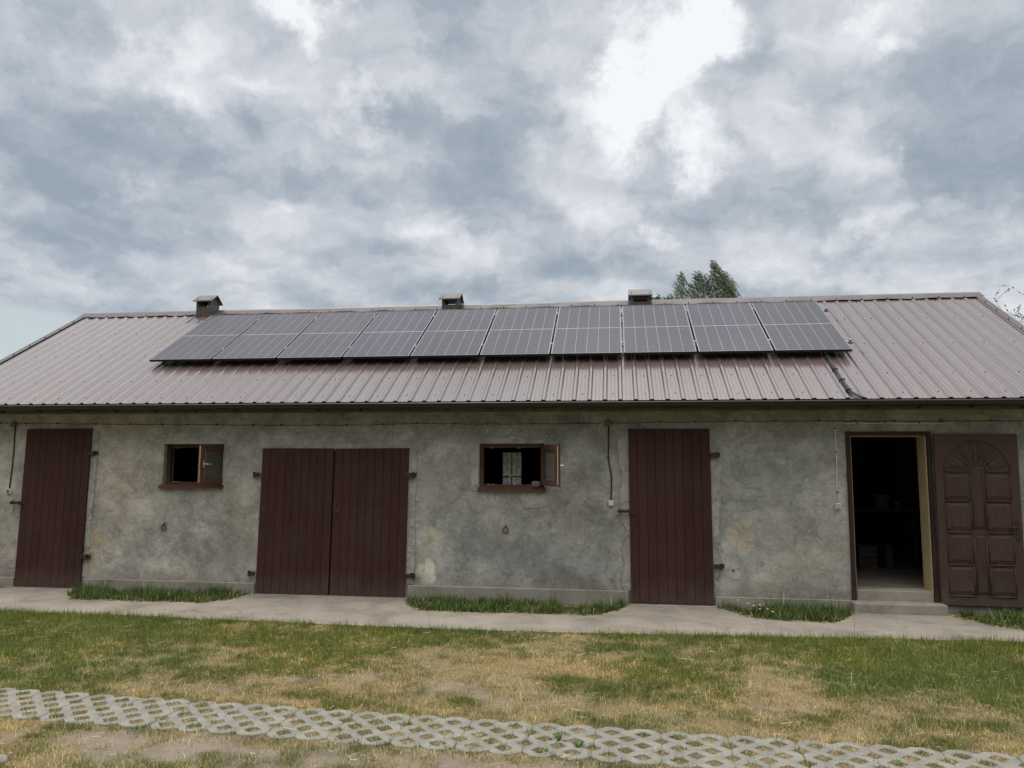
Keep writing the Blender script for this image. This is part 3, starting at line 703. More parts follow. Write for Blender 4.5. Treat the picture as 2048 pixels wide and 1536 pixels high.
# roof cable: two strands held by ties
mb = MB(); cpts = [(2.853,.95),(2.853,.70),(2.838,.419),(2.842,.157),(2.84,-.128),(2.853,-.27),(2.90,-.37),(2.95,-.43)]
def cab(dx, o, r, mi, wav):
    P = []
    for i, (x, y) in enumerate(cpts):
        P.append(Vector((x+dx, y, EZ+TS*(y-EY)))+n_*(o))
    Q = []
    for i in range(len(P)-1):
        for t in (0,.33,.66):
            q = P[i].lerp(P[i+1], t); q.x += wav*math.sin((i*3+t*3)*1.1); Q.append(q)
    Q.append(P[-1]); 
    mb.tube(Q, r, 8, mi)
cab(.012,.030,.013,0,.004); cab(-.018,.026,.009,1,.006); 
for y in (.62,.30,.02,-.24):
    p = Vector((2.845,y,EZ+TS*(y-EY)))+n_*.028; mb.box(-.034,.034,-.013,.013,-.02,.02, mi=1, bev=.003, M=Matrix.Translation(p)@rotp)
tag(mb.build('roof_cable', [M['rubber2'], M['rubber']]), 'thick dark cable with ties running down the roof from the last solar panel', 'cable')

# ------------------------------------------------------------------ things on the wall
def bow(pts, sag=.012, n=5):
    out = []
    for a, b in zip(pts[:-1], pts[1:]):
        for k in range(n):
            t = k/n; out.append((a[0]+(b[0]-a[0])*t, a[1]+(b[1]-a[1])*t, a[2]+(b[2]-a[2])*t-(sag*4*t*(1-t) if abs(a[0]-b[0]) > abs(a[2]-b[2]) else 0)))
    out.append(pts[-1]); return out
P = []; x = -9.5
heights = [(-9.5,2.33),(-8.9,2.323),(-8.0,2.31),(-5.2,2.285),(-3.35,2.28),(-2.76,2.305),(-1.45,2.288),(-.12,2.297),(1.58,2.318),(5.5,2.31)]
while x < 5.5:
    P.append((x, -.012, float(np.interp(x, [a for a, b in heights], [b for a, b in heights]))+random.uniform(-.003,.003))); x += random.uniform(.38,.62)
mb = MB(); mb.tube(bow(P, .006), .0034, 6)
for p in P[::1]: mb.box(p[0]-.008,p[0]+.008,-.022,-.0005,p[2]-.012,p[2]+.012)
tag(mb.build('wall_cable', M['rubber']), 'black cable clipped along the top of the wall under the eaves', 'cable')
mb = MB(); mb.tube([(-8.637,-.012,2.30),(-8.640,-.011,2.15),(-8.636,-.011,1.93),(-8.640,-.010,1.70),(-8.652,-.010,1.50),(-8.66,-.012,1.375)], .0085, 8)
tag(mb.build('drop_cable', M['rubber']), 'black cable dropping to the socket left of the leftmost plank door', 'cable', 'cables dropping to wall sockets')
mb = MB(); mb.tube([(-.081,-.014,2.27),(-.086,-.012,2.05),(-.090,-.012,1.853),(-.072,-.011,1.72),(-.052,-.011,1.617),(-.055,-.011,1.45),(-.060,-.013,1.305)], .0085, 8)
mb.box(-.103,-.078,-.024,-.0005,1.835,1.865)
tag(mb.build('drop_cable', M['rubber']), 'black cable dropping to the socket beside the tall narrow door in the middle', 'cable', 'cables dropping to wall sockets')
mb = MB(); mb.tube(bow([(4.127,-.012,2.293),(3.75,-.012,2.29),(3.35,-.012,2.292),(3.0,-.012,2.296),(2.80,-.012,2.298)], .012)+[(2.75,-.012,2.295),(2.733,-.012,2.262),(2.735,-.012,2.1),(2.731,-.012,1.995),(2.738,-.012,1.85),(2.735,-.012,1.72),(2.727,-.012,1.5),(2.727,-.014,1.29)], .006, 8)
for z in (2.22,1.93,1.43): mb.box(2.722,2.745,-.021,-.0005,z-.008,z+.008, mi=1)
for x in (3.73,3.33,3.0): mb.box(x-.006,x+.006,-.021,-.0005,2.282,2.300, mi=1)
tag(mb.build('drop_cable', [M['whitecable'], M['rubber']]), 'white cable running over the open doorway and down to a socket', 'cable', 'cables dropping to wall sockets')
def jbox(x, z, lab):
    mb = MB(); mb.box(x-.04,x+.04,-.045,-.001,z-.038,z+.038, bev=.008); mb.box(x-.036,x+.036,-.0485,-.0455,z-.034,z+.034, bev=.001)
    tag(mb.build('junction_box', M['sockdark']), lab, 'junction box', 'junction boxes under the eaves')
jbox(-8.66, 2.30, 'grey junction box under the eaves above the leftmost door'); jbox(-.085, 2.29, 'dark junction box under the eaves left of the tall middle door')
mb = MB(); mb.tube([(-.20,-.012,2.19),(-.195,-.03,2.26),(-.17,-.03,2.285),(-.127,-.02,2.29)], .0035, 6)
tag(mb.build('loose_wire', M['whitecable']), 'short loose white wire curling from the middle junction box', 'wire')
def socket(x, z, lab, switch=False):
    o = empty('wall_socket', (x, 0, z)); tag(o, lab, 'socket', 'surface mounted wall sockets')
    mb = MB(); mb.box(-.034,.034,-.032,-.0008,-.036,.036, bev=.006); mb.build('socket_body', M['socket'], o)
    mb = MB()
    if switch: mb.box(-.004,.024,-.038,-.0325,-.026,.026, bev=.002); mb.box(-.024,-.010,-.0345,-.0325,-.018,.022); 
    else:
        mb.tube([(.021*math.cos(a),-.034,.021*math.sin(a)) for a in np.linspace(0,2*PI,17)[:-1]], .0035, 6, closed=True, mi=1)
        mb.cyl((0,-.0325,0),(0,-.036,0),.015,n=14, mi=0 if x > 0 else 1)
    mb.build('socket_cover', [M['socket'], M['sockdark']], o)
socket(-8.660,1.338,'pale socket on a black cable near the leftmost plank door')
socket(-.061,1.262,'pale switch box on a black cable beside the tall middle door', True)
socket(2.727,1.256,'pale socket on a white cable beside the open doorway')
for x, z, lab in ((-6.235,.862,'rusty iron tether ring below the left window'), (-1.431,.90,'rusty iron tether ring below the right window with a post inside')):
    o = empty('tether_ring', (x, 0, z)); tag(o, lab, 'ring', 'iron tether rings on the wall')
    mb = MB(); mb.tube([(.034*math.cos(a), -.022-.006*math.sin(a), -.002+.036*math.sin(a)) for a in np.linspace(0,2*PI,21)[:-1]], .0065, 7, closed=True); mb.build('ring', M['iron'], o)
    mb = MB(); mb.tube([(0,-.001,.052),(0,-.026,.050),(.002,-.034,.036),(0,-.022,.024),(0,-.008,.028)], .006, 7); mb.sph((.012,-.004,.058),.008); mb.build('staple', M['iron'], o)
mb = MB(); mb.cyl((1.449,-.001,.446),(1.449,-.012,.446),.015,n=12); mb.cyl((1.449,-.0121,.446),(1.449,-.0128,.446),.008,n=8,mi=1)
tag(mb.build('pipe_stub', [M['iron'], M['steel']]), 'tiny dark pipe stub in the wall right of the tall middle door', 'pipe')
mb = MB(); v = mb.sph((0,0,0), .5, sub=2)
for q in v: q.co = Vector((max(-.42,min(.42,q.co.x*1.2)), q.co.y, max(-.38,min(.38,q.co.z))))*(1+random.uniform(-.05,.05))
so = mb.build('stone', M['stone'], loc=(-1.035,-.005,1.497)); so.scale = (.135,.10,.105); tag(so, 'grey stone wedging the sash open on the right window sill', 'stone')
# old post seen through the right window
mb = MB()
for a, b in ((-.135,-.075),(-.073,-.015),(.0,.06),(.062,.125)): mb.box(a,b,-.05-random.uniform(0,.01),.05,0.243-.243,1.63, bev=.006)
mb.box(-.13,.12,-.035,.045,1.27,1.625,mi=1); mb.box(-.145,.14,-.075,-.062,1.305,1.315,mi=2); mb.sph((-.01,-.075,1.32),.03,sc=(1.4,.5,.8))
po = mb.build('wooden_post', [M['oldwood'], M['interior'], M['screw']], loc=(-1.415,.55,.243)); po.scale.z = 1.03; tag(po, 'peeling whitewashed timber post standing inside behind the right window', 'post')
# dim things inside the open doorway
o = empty('workbench', (4.0,3.1,.243)); tag(o, 'dark workbench in the shade inside the open doorway', 'workbench')
mb = MB(); mb.box(-.9,.9,-.3,.3,.80,.85, bev=.005); mb.build('bench_top', M['cloth'], o)
for sx in (-.82,.82):
    for sy_ in (-.25,.25): mb = MB(); mb.box(sx-.035,sx+.035,sy_-.035,sy_+.035,0,.7995); mb.build('leg', M['cloth'], o)
o = empty('bucket', (4.22,3.0,1.094)); tag(o, 'pale bucket standing on the workbench inside the doorway', 'bucket')
mb = MB(); mb.cyl((0,0,0),(0,0,.22),.10,.125,20); mb.tube([(.127*math.cos(a),.127*math.sin(a),.215) for a in np.linspace(0,2*PI,25)[:-1]], .005, 6, closed=True); mb.build('bucket_body', M['white'], o)
mb = MB(); mb.tube([(.13*math.cos(a),-.02-.03*math.sin(a),.20-.10*math.sin(a)) for a in np.linspace(0,PI,12)], .003, 6); mb.build('handle', M['steel'], o)
mb = MB(); mb.cyl((0,0,0),(0,0,.08),.04,n=16); mb.cyl((0,0,.0805),(0,0,.095),.042,n=16,mi=1); tag(mb.build('jar', [M['white'], M['steel']], loc=(4.44,2.98,1.094)), 'small jar beside the bucket on the workbench', 'jar')
for x, w, h_, lab in ((3.72,.26,.34,'dusty wooden crate on the barn floor, the wider one'), (4.02,.10,.36,'narrow upright wooden box on the barn floor')):
    mb = MB(); nb = 4
    for k in range(nb): mb.box(-w/2,w/2,-.15,-.135,h_*k/nb,h_*(k+.85)/nb); mb.box(-w/2,w/2,.135,.15,h_*k/nb,h_*(k+.85)/nb)
    for s in (-1,1): mb.box(s*w/2-(.012 if s > 0 else 0),s*w/2+(.012 if s < 0 else 0),-.1345,.1345,0,h_*.97)
    tag(mb.build('crate', M['cloth'], loc=(x,2.3,.243)), lab, 'crate', 'boxes on the barn floor')

# ------------------------------------------------------------------ ground, path, pavers
SA = math.atan2(-.33, 7.2)                          # paver strip direction
SO = np.array((-.554-.42*30, -4.671-.42*30*math.tan(SA)+.0))   # corner of slab 0 (house side, left)
su = np.array((math.cos(SA), math.sin(SA))); sv_ = np.array((math.sin(SA), -math.cos(SA)))   # along, toward camera
PP = .42
def strip_uv(x, y, dv=0.):
    dx = x-SO[0]; dy = y-SO[1]
    return dx*su[0]+dy*su[1], dx*sv_[0]+dy*sv_[1]-dv
def paver_mask(x, y, dv=0.):
    """1 inside concrete, 0 in soil; second value: within strip"""
    u, v = strip_uv(x, y, dv); k = np.floor(u/PP); lu = u-k*PP-.01
    inside = (lu > 0) & (lu < .40) & (v > 0) & (v < .60)
    def dia(px, py, r): return (np.abs(lu-px)+np.abs(v-py)) < r
    hole = np.zeros_like(inside)
    for i in range(2):
        for j in range(3): hole |= dia(.1+.2*i, .1+.2*j, .063)
    for i in range(3):
        for j in range(4): hole |= dia(.2*i, .2*j, .062)
    return inside & ~hole, (v > -.03) & (v < .63)
path_poly = [(-16,-1.72),(-9.5,-1.66),(-7.2,-1.67),(-5.6,-1.71),(-4.06,-1.76),(-2.6,-1.83),(-1.09,-1.85),(.2,-1.77),(1.46,-1.68),(2.8,-1.60),(4.03,-1.56),(6,-1.52),(13,-1.5),
 (13,-.98),(4.6,-1.0),(4.32,-.96),(4.2,-.88),(4.07,-.63),(3.9,-.42),(3.885,0.0),(2.8,0.0),(2.80,-.25),(2.62,-.55),(2.42,-.85),(2.08,-.84),(1.62,-.77),(1.43,-.53),(1.27,-.05),(1.26,0),(.15,0),(.14,-.2),(-.0,-.5),(-.19,-.79),(-.52,-.845),(-1.1,-.87),(-1.61,-.89),(-2.38,-.89),(-2.60,-.5),(-2.74,-.1),(-2.74,0),(-4.85,0),(-4.88,-.15),(-4.96,-.6),(-5.17,-.80),(-5.82,-.85),(-6.4,-.84),(-6.98,-.86),(-7.1,-.6),(-7.36,-.3),(-7.42,0),(-8.46,0),(-8.5,-.12),(-8.42,-.38),(-8.9,-.9),(-9.6,-.95),(-16,-.95)]
def densify(poly, step=.12, amp=.018):
    out = []; n = len(poly)
    for i in range(n):
        a = np.array(poly[i]); b = np.array(poly[(i+1)%n]); L_ = np.hypot(*(b-a)); k = max(1, int(L_/step)); nn = np.array((b[1]-a[1], a[0]-b[0]))/max(L_,1e-6)
        for j in range(k):
            p = a+(b-a)*j/k
            if p[1] < -.02 and abs(p[0]) < 12: p = p+nn*(fbm(np.array([p[0]*3+50]), np.array([p[1]*3+50]), 1, 3)[0]-.5)*amp*4
            out.append((float(p[0]), float(p[1])))
    return out
path_d = densify(path_poly)
def in_poly(x, y, poly):
    r = np.zeros(x.shape, bool); n = len(poly)
    for i in range(n):
        x1, y1 = poly[i]; x2, y2 = poly[(i+1)%n]
        if y1 == y2: continue
        c = ((y1 > y) != (y2 > y)); t = (x2-x1)*(y-y1)/(y2-y1)+x1
        r ^= c & (x < t)
    return r
mb = MB(); mb.prism(path_d, -.10, .004, axis='z')
bmesh.ops.triangulate(mb.bm, faces=[f for f in mb.bm.faces if len(f.verts) > 4])
tag(mb.build('concrete_path', M['concrete']), kind='structure')

# cover maps over the yard (world metres)
greens = [(-6.4,-2.6,1.0,1),(-4.9,-2.8,.9,.9),(-3.3,-2.9,.9,.8),(-2.4,-2.6,.7,.6),(-6,-3.4,.7,.7),(-4.23,-4.1,.38,.8),(-4.9,-4.1,.5,.9),(-3.7,-4.25,.35,.5),(-.14,-3.72,.28,.8),(.33,-3.82,.32,.8),(.95,-3.1,.35,.55),(.6,-2.7,.5,.4),(2.0,-2.7,.45,.8),(2.7,-2.65,.6,.9),(3.1,-3.1,.6,.9),(3.0,-3.6,.45,.6),(2.2,-3.4,.35,.5),(3.8,-2.6,.9,.8),(3.6,-3.6,.7,.6),(-3.5,-5.75,.4,.8),(-2.6,-5.75,.28,.5),(-1.9,-5.65,.3,.6),(-1.2,-5.6,.25,.3),(-2.2,-4.3,.28,.4),(-1.5,-4.35,.3,.4),(-.9,-4.4,.4,.35),(.6,-4.45,.4,.3),(1.6,-4.5,.4,.4),(.2,-5.5,.3,.5)]
bares = [(-5.3,-3.75,.28,.9),(-4.85,-3.78,.28,1.),(-4.45,-3.85,.2,.6),(-3.4,-4.1,.22,.7),(-2.6,-3.9,.3,.6),(-2.2,-4.0,.3,.6),(-2.0,-3.7,.2,.5),(-1.26,-4.15,.2,.8),(-.75,-4.2,.15,.5),(-.21,-2.5,.14,.7),(.05,-4.2,.25,.7),(1.06,-4.2,.25,.7),(1.13,-3.05,.15,.6),(-3.1,-5.45,.4,.9),(-2.4,-5.5,.4,.9),(-1.2,-5.5,.5,1.),(-.6,-5.45,.4,.9),(.3,-5.6,.4,.6),(-2.0,-5.35,.3,.7),(-3.9,-5.35,.3,.5)]
def cover(x, y):
    wx = x+(fbm(x, y, 2.2, 4)-.5)*.9; wy = y+(fbm(x+31, y+7, 2.2, 4)-.5)*.7
    g = 1.15*np.exp(-np.clip((-1.7-wy), 0, 9)/.36)             # lush band along the path edge
    for a, b, r, s in greens: g = g+s*np.exp(-(((wx-a)/1.35)**2+(wy-b)**2)/(r*r))
    b_ = np.zeros_like(x)
    for a, b, r, s in bares: b_ = b_+s*np.exp(-(((wx-a)/1.5)**2+(wy-b)**2)/(r*r))
    n = fbm(x+5, y+3, 1.6, 5); m = fbm(x-9, y+13, 5.5, 4)
    grad = np.clip((y+4.6)/2.9, 0, 1)
    green = np.clip(g*.50+(n-.5)*1.5+(m-.5)*1.5+.10+.26*grad, 0, 1)
    bare = np.clip(b_+(fbm(x+77, y-9, 4.2, 5)-.63)*3.2-g*.35, 0, 1)
    return green, bare
# ground: one sheet, fine near the yard, reaching to the horizon
gx = np.unique(np.concatenate([np.linspace(-400,-24,10), np.linspace(-24,-9,26), np.arange(-9,6.001,.05), np.linspace(6,22,28), np.linspace(22,400,10)]))
gyv = np.unique(np.concatenate([np.linspace(-400,-20,10), np.linspace(-20,-6.6,24), np.arange(-6.6,.101,.05), np.linspace(.1,30,16), np.linspace(30,700,12)]))
GX, GY = np.meshgrid(gx, gyv); fx_, fy_ = GX.ravel(), GY.ravel()
g_, b_ = cover(fx_, fy_)
def gheight(x, y):
    z = -.010+(fbm(x, y, .9, 3)-.5)*.012+(fbm(x+4, y+4, 9, 3)-.5)*.010
    near = in_poly(x, y, [(-16,-1.5),(13,-1.3),(13,.1),(-16,.1)])
    u, v = strip_uv(x, y); st_ = (v > -.05) & (v < .65)
    z = np.where(st_, -.0075+(fbm(x,y,9,2)-.5)*.010, z)
    u, v = strip_uv(x, y, 1.185); st_ = (v > -.05) & (v < .65)
    z = np.where(st_, np.minimum(z, -.014), z)
    far = np.clip((np.hypot(x, y+3)-14)/20, 0, 1)
    return np.where(near, -.022, z)*(1-far)-.03*far
GZ = gheight(fx_, fy_)
soil = np.array((.30,.255,.215)); straw = np.array((.25,.195,.11)); turf = np.array((.075,.080,.028))
b2_ = b_*.8
cc = straw[None]*(1-b2_[:,None])+soil[None]*b2_[:,None]
cc = cc*(1-g_[:,None])+turf[None]*g_[:,None]
farm = np.clip((np.hypot(fx_, fy_+3)-12)/6, 0, 1)[:,None]; cc = cc*(1-farm)+np.array((.10,.12,.045))[None]*farm
nx_, ny_ = len(gx), len(gyv); ii = np.arange(nx_*ny_).reshape(ny_, nx_)
F4 = np.stack([ii[:-1,:-1].ravel(), ii[:-1,1:].ravel(), ii[1:,1:].ravel(), ii[1:,:-1].ravel()], 1)
tag(npmesh('ground', np.stack([fx_, fy_, GZ], 1), F4=F4, mat=M['ground'], color=cc, smooth=True), kind='structure')

# grid pavers
def slab_mesh():
    cu = bpy.data.curves.new('slab', 'CURVE'); cu.dimensions = '2D'; cu.fill_mode = 'BOTH'; cu.extrude = .022; cu.bevel_depth = .005; cu.bevel_resolution = 1
    def chaik(p, n=2, k=.25):
        for _ in range(n):
            q = []
            for i in range(len(p)):
                a, b = np.array(p[i]), np.array(p[(i+1)%len(p)]); q += [tuple(a*(1-k)+b*k), tuple(a*k+b*(1-k))]
            p = q
        return p
    def sp(p):
        s = cu.splines.new('POLY'); s.points.add(len(p)-1); s.use_cyclic_u = True
        for i, q in enumerate(p): s.points[i].co = (q[0], q[1], 0, 1)
    W_, H_, e = .410, .598, .060
    o = [(e,0),(.2-e,0),(.2,e*.9),(.2+e,0),(W_-e,0),(W_,e)]
    for yy in (.2,.4): o += [(W_,yy-e),(W_-e*.9,yy),(W_,yy+e)]
    o += [(W_,H_-e),(W_-e,H_),(.2+e,H_),(.2,H_-e*.9),(.2-e,H_),(e,H_),(0,H_-e)]
    for yy in (.4,.2): o += [(0,yy+e),(e*.9,yy),(0,yy-e)]
    o += [(0,e)]
    sp(chaik(o, 2, .085))
    r = .068
    for (a, b) in [(.1,.1),(.3,.1),(.1,.3),(.3,.3),(.1,.5),(.3,.5),(.2,.2),(.2,.4)]:
        sp(chaik([(a-r,b),(a,b+r),(a+r,b),(a,b-r)], 2, .12))
    ob = bpy.data.objects.new('slabtmp', cu); COL.objects.link(ob)
    dg = bpy.context.evaluated_depsgraph_get(); me = bpy.data.meshes.new_from_object(ob.evaluated_get(dg)); bpy.data.objects.remove(ob)
    me.name = 'grid_paver'; me.materials.clear(); me.materials.append(M['paver']); return me
sme = slab_mesh(); n_p = 0
kk = list(range(13, 45))
def put_slab(k, dv, lab, grp):
    o = bpy.data.objects.new('grid_paver', sme); COL.objects.link(o)
    c = SO+su*(k*PP+.0125)+sv_*dv
    # local x along the strip, local y toward the camera side
    Rm = Matrix(((su[0], sv_[0], 0, 0), (su[1], sv_[1], 0, 0), (0, 0, -1, 0), (0, 0, 0, 1)))
    o.matrix_world = Matrix.Translation((c[0], c[1], -.0225+random.uniform(-.0015,.0015))) @ Rm @ Matrix.Rotation(random.uniform(-.008,.008), 4, 'Z') @ Matrix.Rotation(random.uniform(-.003,.003), 4, "X")
    tag(o, lab, 'paver', grp)
ordw = lambda k: ['first','second','third','fourth','fifth','sixth','seventh','eighth','ninth','tenth','eleventh','twelfth','thirteenth','fourteenth','fifteenth','sixteenth','seventeenth','eighteenth','nineteenth','twentieth'][k]
for k in kk:
    if k < 19 or k > 38: lab = 'grey grid paver of the strip, beyond the picture edge on the '+('left' if k < 19 else 'right')
    else: lab = 'grey concrete grid paver, %s from the left in the strip' % ordw(k-19)
    put_slab(k, 0., lab, 'concrete grid pavers laid in a strip')
for k in (20,21,22): put_slab(k, 1.185, 'grid paver of the nearer second strip, cut off at the bottom left', 'pavers of the second strip')

# ------------------------------------------------------------------ grass blades
def blades(name, x, y, z, h, w, az, lean, col, mat, extra_bend=1.):
    n = len(x); ca, sa = np.cos(az), np.sin(az)
    V = np.zeros((n, 5, 3), np.float32); wx, wy = -sa*w/2, ca*w/2
    mx, my = x+ca*lean*h*.35, y+sa*lean*h*.35; mz = z+h*(.55-.1*lean)
    tx, ty = x+ca*lean*h*extra_bend, y+sa*lean*h*extra_bend; tz = z+h*np.sqrt(np.clip(1-(lean*.75)**2, .02, 1))
    V[:,0] = np.stack([x-wx, y-wy, z], 1); V[:,1] = np.stack([x+wx, y+wy, z], 1)
    V[:,2] = np.stack([mx+wx*.8, my+wy*.8, mz], 1); V[:,3] = np.stack([mx-wx*.8, my-wy*.8, mz], 1); V[:,4] = np.stack([tx, ty, tz], 1)
    b = np.arange(n)*5; F4 = np.stack([b, b+1, b+2, b+3], 1); F3 = np.stack([b+3, b+2, b+4], 1)
    return npmesh(name, V.reshape(-1, 3), F4, F3, mat, np.repeat(col, 5, 0))
GREEN = np.array([(.100,.155,.024),(.130,.190,.032),(.165,.205,.042),(.080,.130,.024),(.20,.215,.055)])
LUSH = np.array([(.055,.115,.020),(.075,.140,.026),(.042,.092,.016),(.10,.15,.035)])
DRY = np.array([(.58,.455,.235),(.48,.37,.185),(.66,.55,.32),(.40,.31,.155),(.34,.29,.13)])
def yard_grass():
    N = 1000000
    x = rng.uniform(-8.6, 5.4, N); y = rng.uniform(-6.7, -1.45, N)
    # keep only what the view and a step to the side need: a widening fan from the camera
    ang = x/(y+10.03); keep = (ang > -1.05) & (ang < .85); x, y = x[keep], y[keep]
    keep = ~in_poly(x, y, path_d); x, y = x[keep], y[keep]
    con, st_ = paver_mask(x, y); v_m = strip_uv(x, y)[1]; con2, st2 = paver_mask(x, y, 1.185); u, v = strip_uv(x, y, 1.185); con2 &= (u > 20*PP) & (u < 23*PP); st2 = st2 & (u > 20*PP) & (u < 23*PP)
    spill = con & ((v_m < .035) | (v_m > .565)) & (rng.random(len(x)) < .30)
    keep = (~con | spill) & ~con2; x, y, st_, st2 = x[keep], y[keep], st_[keep], st2[keep]; st_ = st_ | st2
    g, b = cover(x, y); cl = fbm(x+40, y-20, 14, 3); ct = fbm(x-3, y+60, 4, 4)
    pres = np.clip(.62+.6*g-.75*b*(1-.6*g)+(cl-.5)*1.5, 0.03, 1)
    # each paver cell has its own fill
    cx = np.floor(strip_uv(x, y)[0]/.1), np.floor(strip_uv(x, y)[1]/.1); ch = _tab[(cx[0]*7).astype(int) & 255, (cx[1]*13).astype(int) & 255]
    ch2 = fbm(x*1., y*1., 3.5, 3)
    pres = np.where(st_, np.clip(.50+(ch2-.5)*2.0+ch*.6, .10, 1.), pres)
    # lush rim hugging both sides of the paver strip, and the path front
    u, v = strip_uv(x, y); rim = np.exp(-((v-.66)/.07)**2)+.7*np.exp(-((v+.06)/.06)**2)
    pres = np.clip(pres+rim*.75, 0, 1)
    keep = rng.random(len(x)) < pres; x, y, g, b, cl, ct, st_, rim, ch = [a[keep] for a in (x, y, g, b, cl, ct, st_, rim, ch)]
    n = len(x); z = gheight(x, y)-.004
    gg = np.where(st_, np.clip(ch*1.3-.2, 0, 1), np.clip(g+rim*.35, 0, 1))
    isg = rng.random(n) < np.clip(gg*.90+(cl-.5)*1.5, .06, .90)
    edge = np.exp(-np.clip(-1.75-y, 0, 9)/.22)
    h = np.where(isg, rng.gamma(7, .0052, n)*(.62+.55*gg+.75*edge), rng.gamma(5, .0056, n)*(.75+.5*cl))
    h = np.where(st_, h*.75+.004, h); h = h*(.66+.42*ct)
    long_ = rng.random(n) < .006; h = np.where(long_, h*2.4+.02, h)
    w = np.where(isg, rng.uniform(.0018,.0040,n), rng.uniform(.0015,.0034,n))
    lean = np.where(isg, rng.beta(2, 2.5, n)*1.1, rng.beta(3, 2, n)*1.25)
    col = np.where(isg[:,None], GREEN[rng.integers(0,5,n)], DRY[rng.integers(0,5,n)])
    mix_ = np.clip((1-gg)*.55+rng.normal(0,.12,n), 0, .8)[:,None]
    col = np.where(isg[:,None], col*(1-mix_)+np.array((.235,.215,.065))[None]*mix_, col)
    hue = fbm(x+91, y+17, 1.3, 4); col = col*np.stack([.72+.6*hue, .84+.3*hue, .95-.1*hue], 1)*(.7+.6*ct)[:,None]*rng.uniform(.7,1.3,(n,1))
    o = blades('grass', x, y, z, h, w, rng.uniform(0,2*PI,n), lean, col, M['grass']); tag(o, kind='stuff')
    return n
yard_grass()
def outer_grass():
    # coarser cover on the rest of the yard
    N = 90000; x = rng.uniform(-16, 13, N); y = rng.uniform(-12, -1.45, N)
    ang = x/(y+10.03); keep = ~((ang > -1.05) & (ang < .85) & (y > -6.7) & (x > -8.6) & (x < 5.4)) & (np.hypot(x, y+10.03) > .8) & (y < -1.75)
    x, y = x[keep], y[keep]; keep = ~in_poly(x, y, path_d); x, y = x[keep], y[keep]
    con, _ = paver_mask(x, y); x, y = x[~con], y[~con]; n = len(x); g, b = cover(x, y); isg = rng.random(n) < .25+.6*g
    col = np.where(isg[:,None], GREEN[rng.integers(0,5,n)], DRY[rng.integers(0,5,n)])*rng.uniform(.75,1.2,(n,1))
    tag(blades('outer_grass', x, y, gheight(x,y)-.004, rng.gamma(6,.007,n), rng.uniform(.004,.008,n), rng.uniform(0,2*PI,n), rng.beta(2,2,n)*1.1, col, M['grass']), kind='stuff')
outer_grass()
patches = [[(-9.6,-.95),(-8.9,-.9),(-8.42,-.38),(-8.5,-.12),(-8.48,-.02),(-9.6,-.02)],
 [(-7.42,-.03),(-7.36,-.3),(-7.1,-.6),(-6.98,-.86),(-6.4,-.84),(-5.82,-.85),(-5.17,-.80),(-4.96,-.6),(-4.88,-.15),(-4.86,-.05)],
 [(-2.74,-.05),(-2.60,-.5),(-2.38,-.89),(-1.61,-.89),(-1.1,-.87),(-.52,-.845),(-.19,-.79),(0,-.5),(.14,-.2),(.14,-.12),(-.3,-.35),(-.7,-.30),(-1.1,-.05)],
 [(1.27,-.05),(1.43,-.53),(1.62,-.77),(2.08,-.84),(2.42,-.85),(2.62,-.55),(2.80,-.25),(2.80,-.04)],
 [(3.89,-.04),(3.9,-.42),(4.07,-.63),(4.2,-.88),(4.32,-.96),(4.6,-1.0),(7,-1.0),(7,-.04)]]
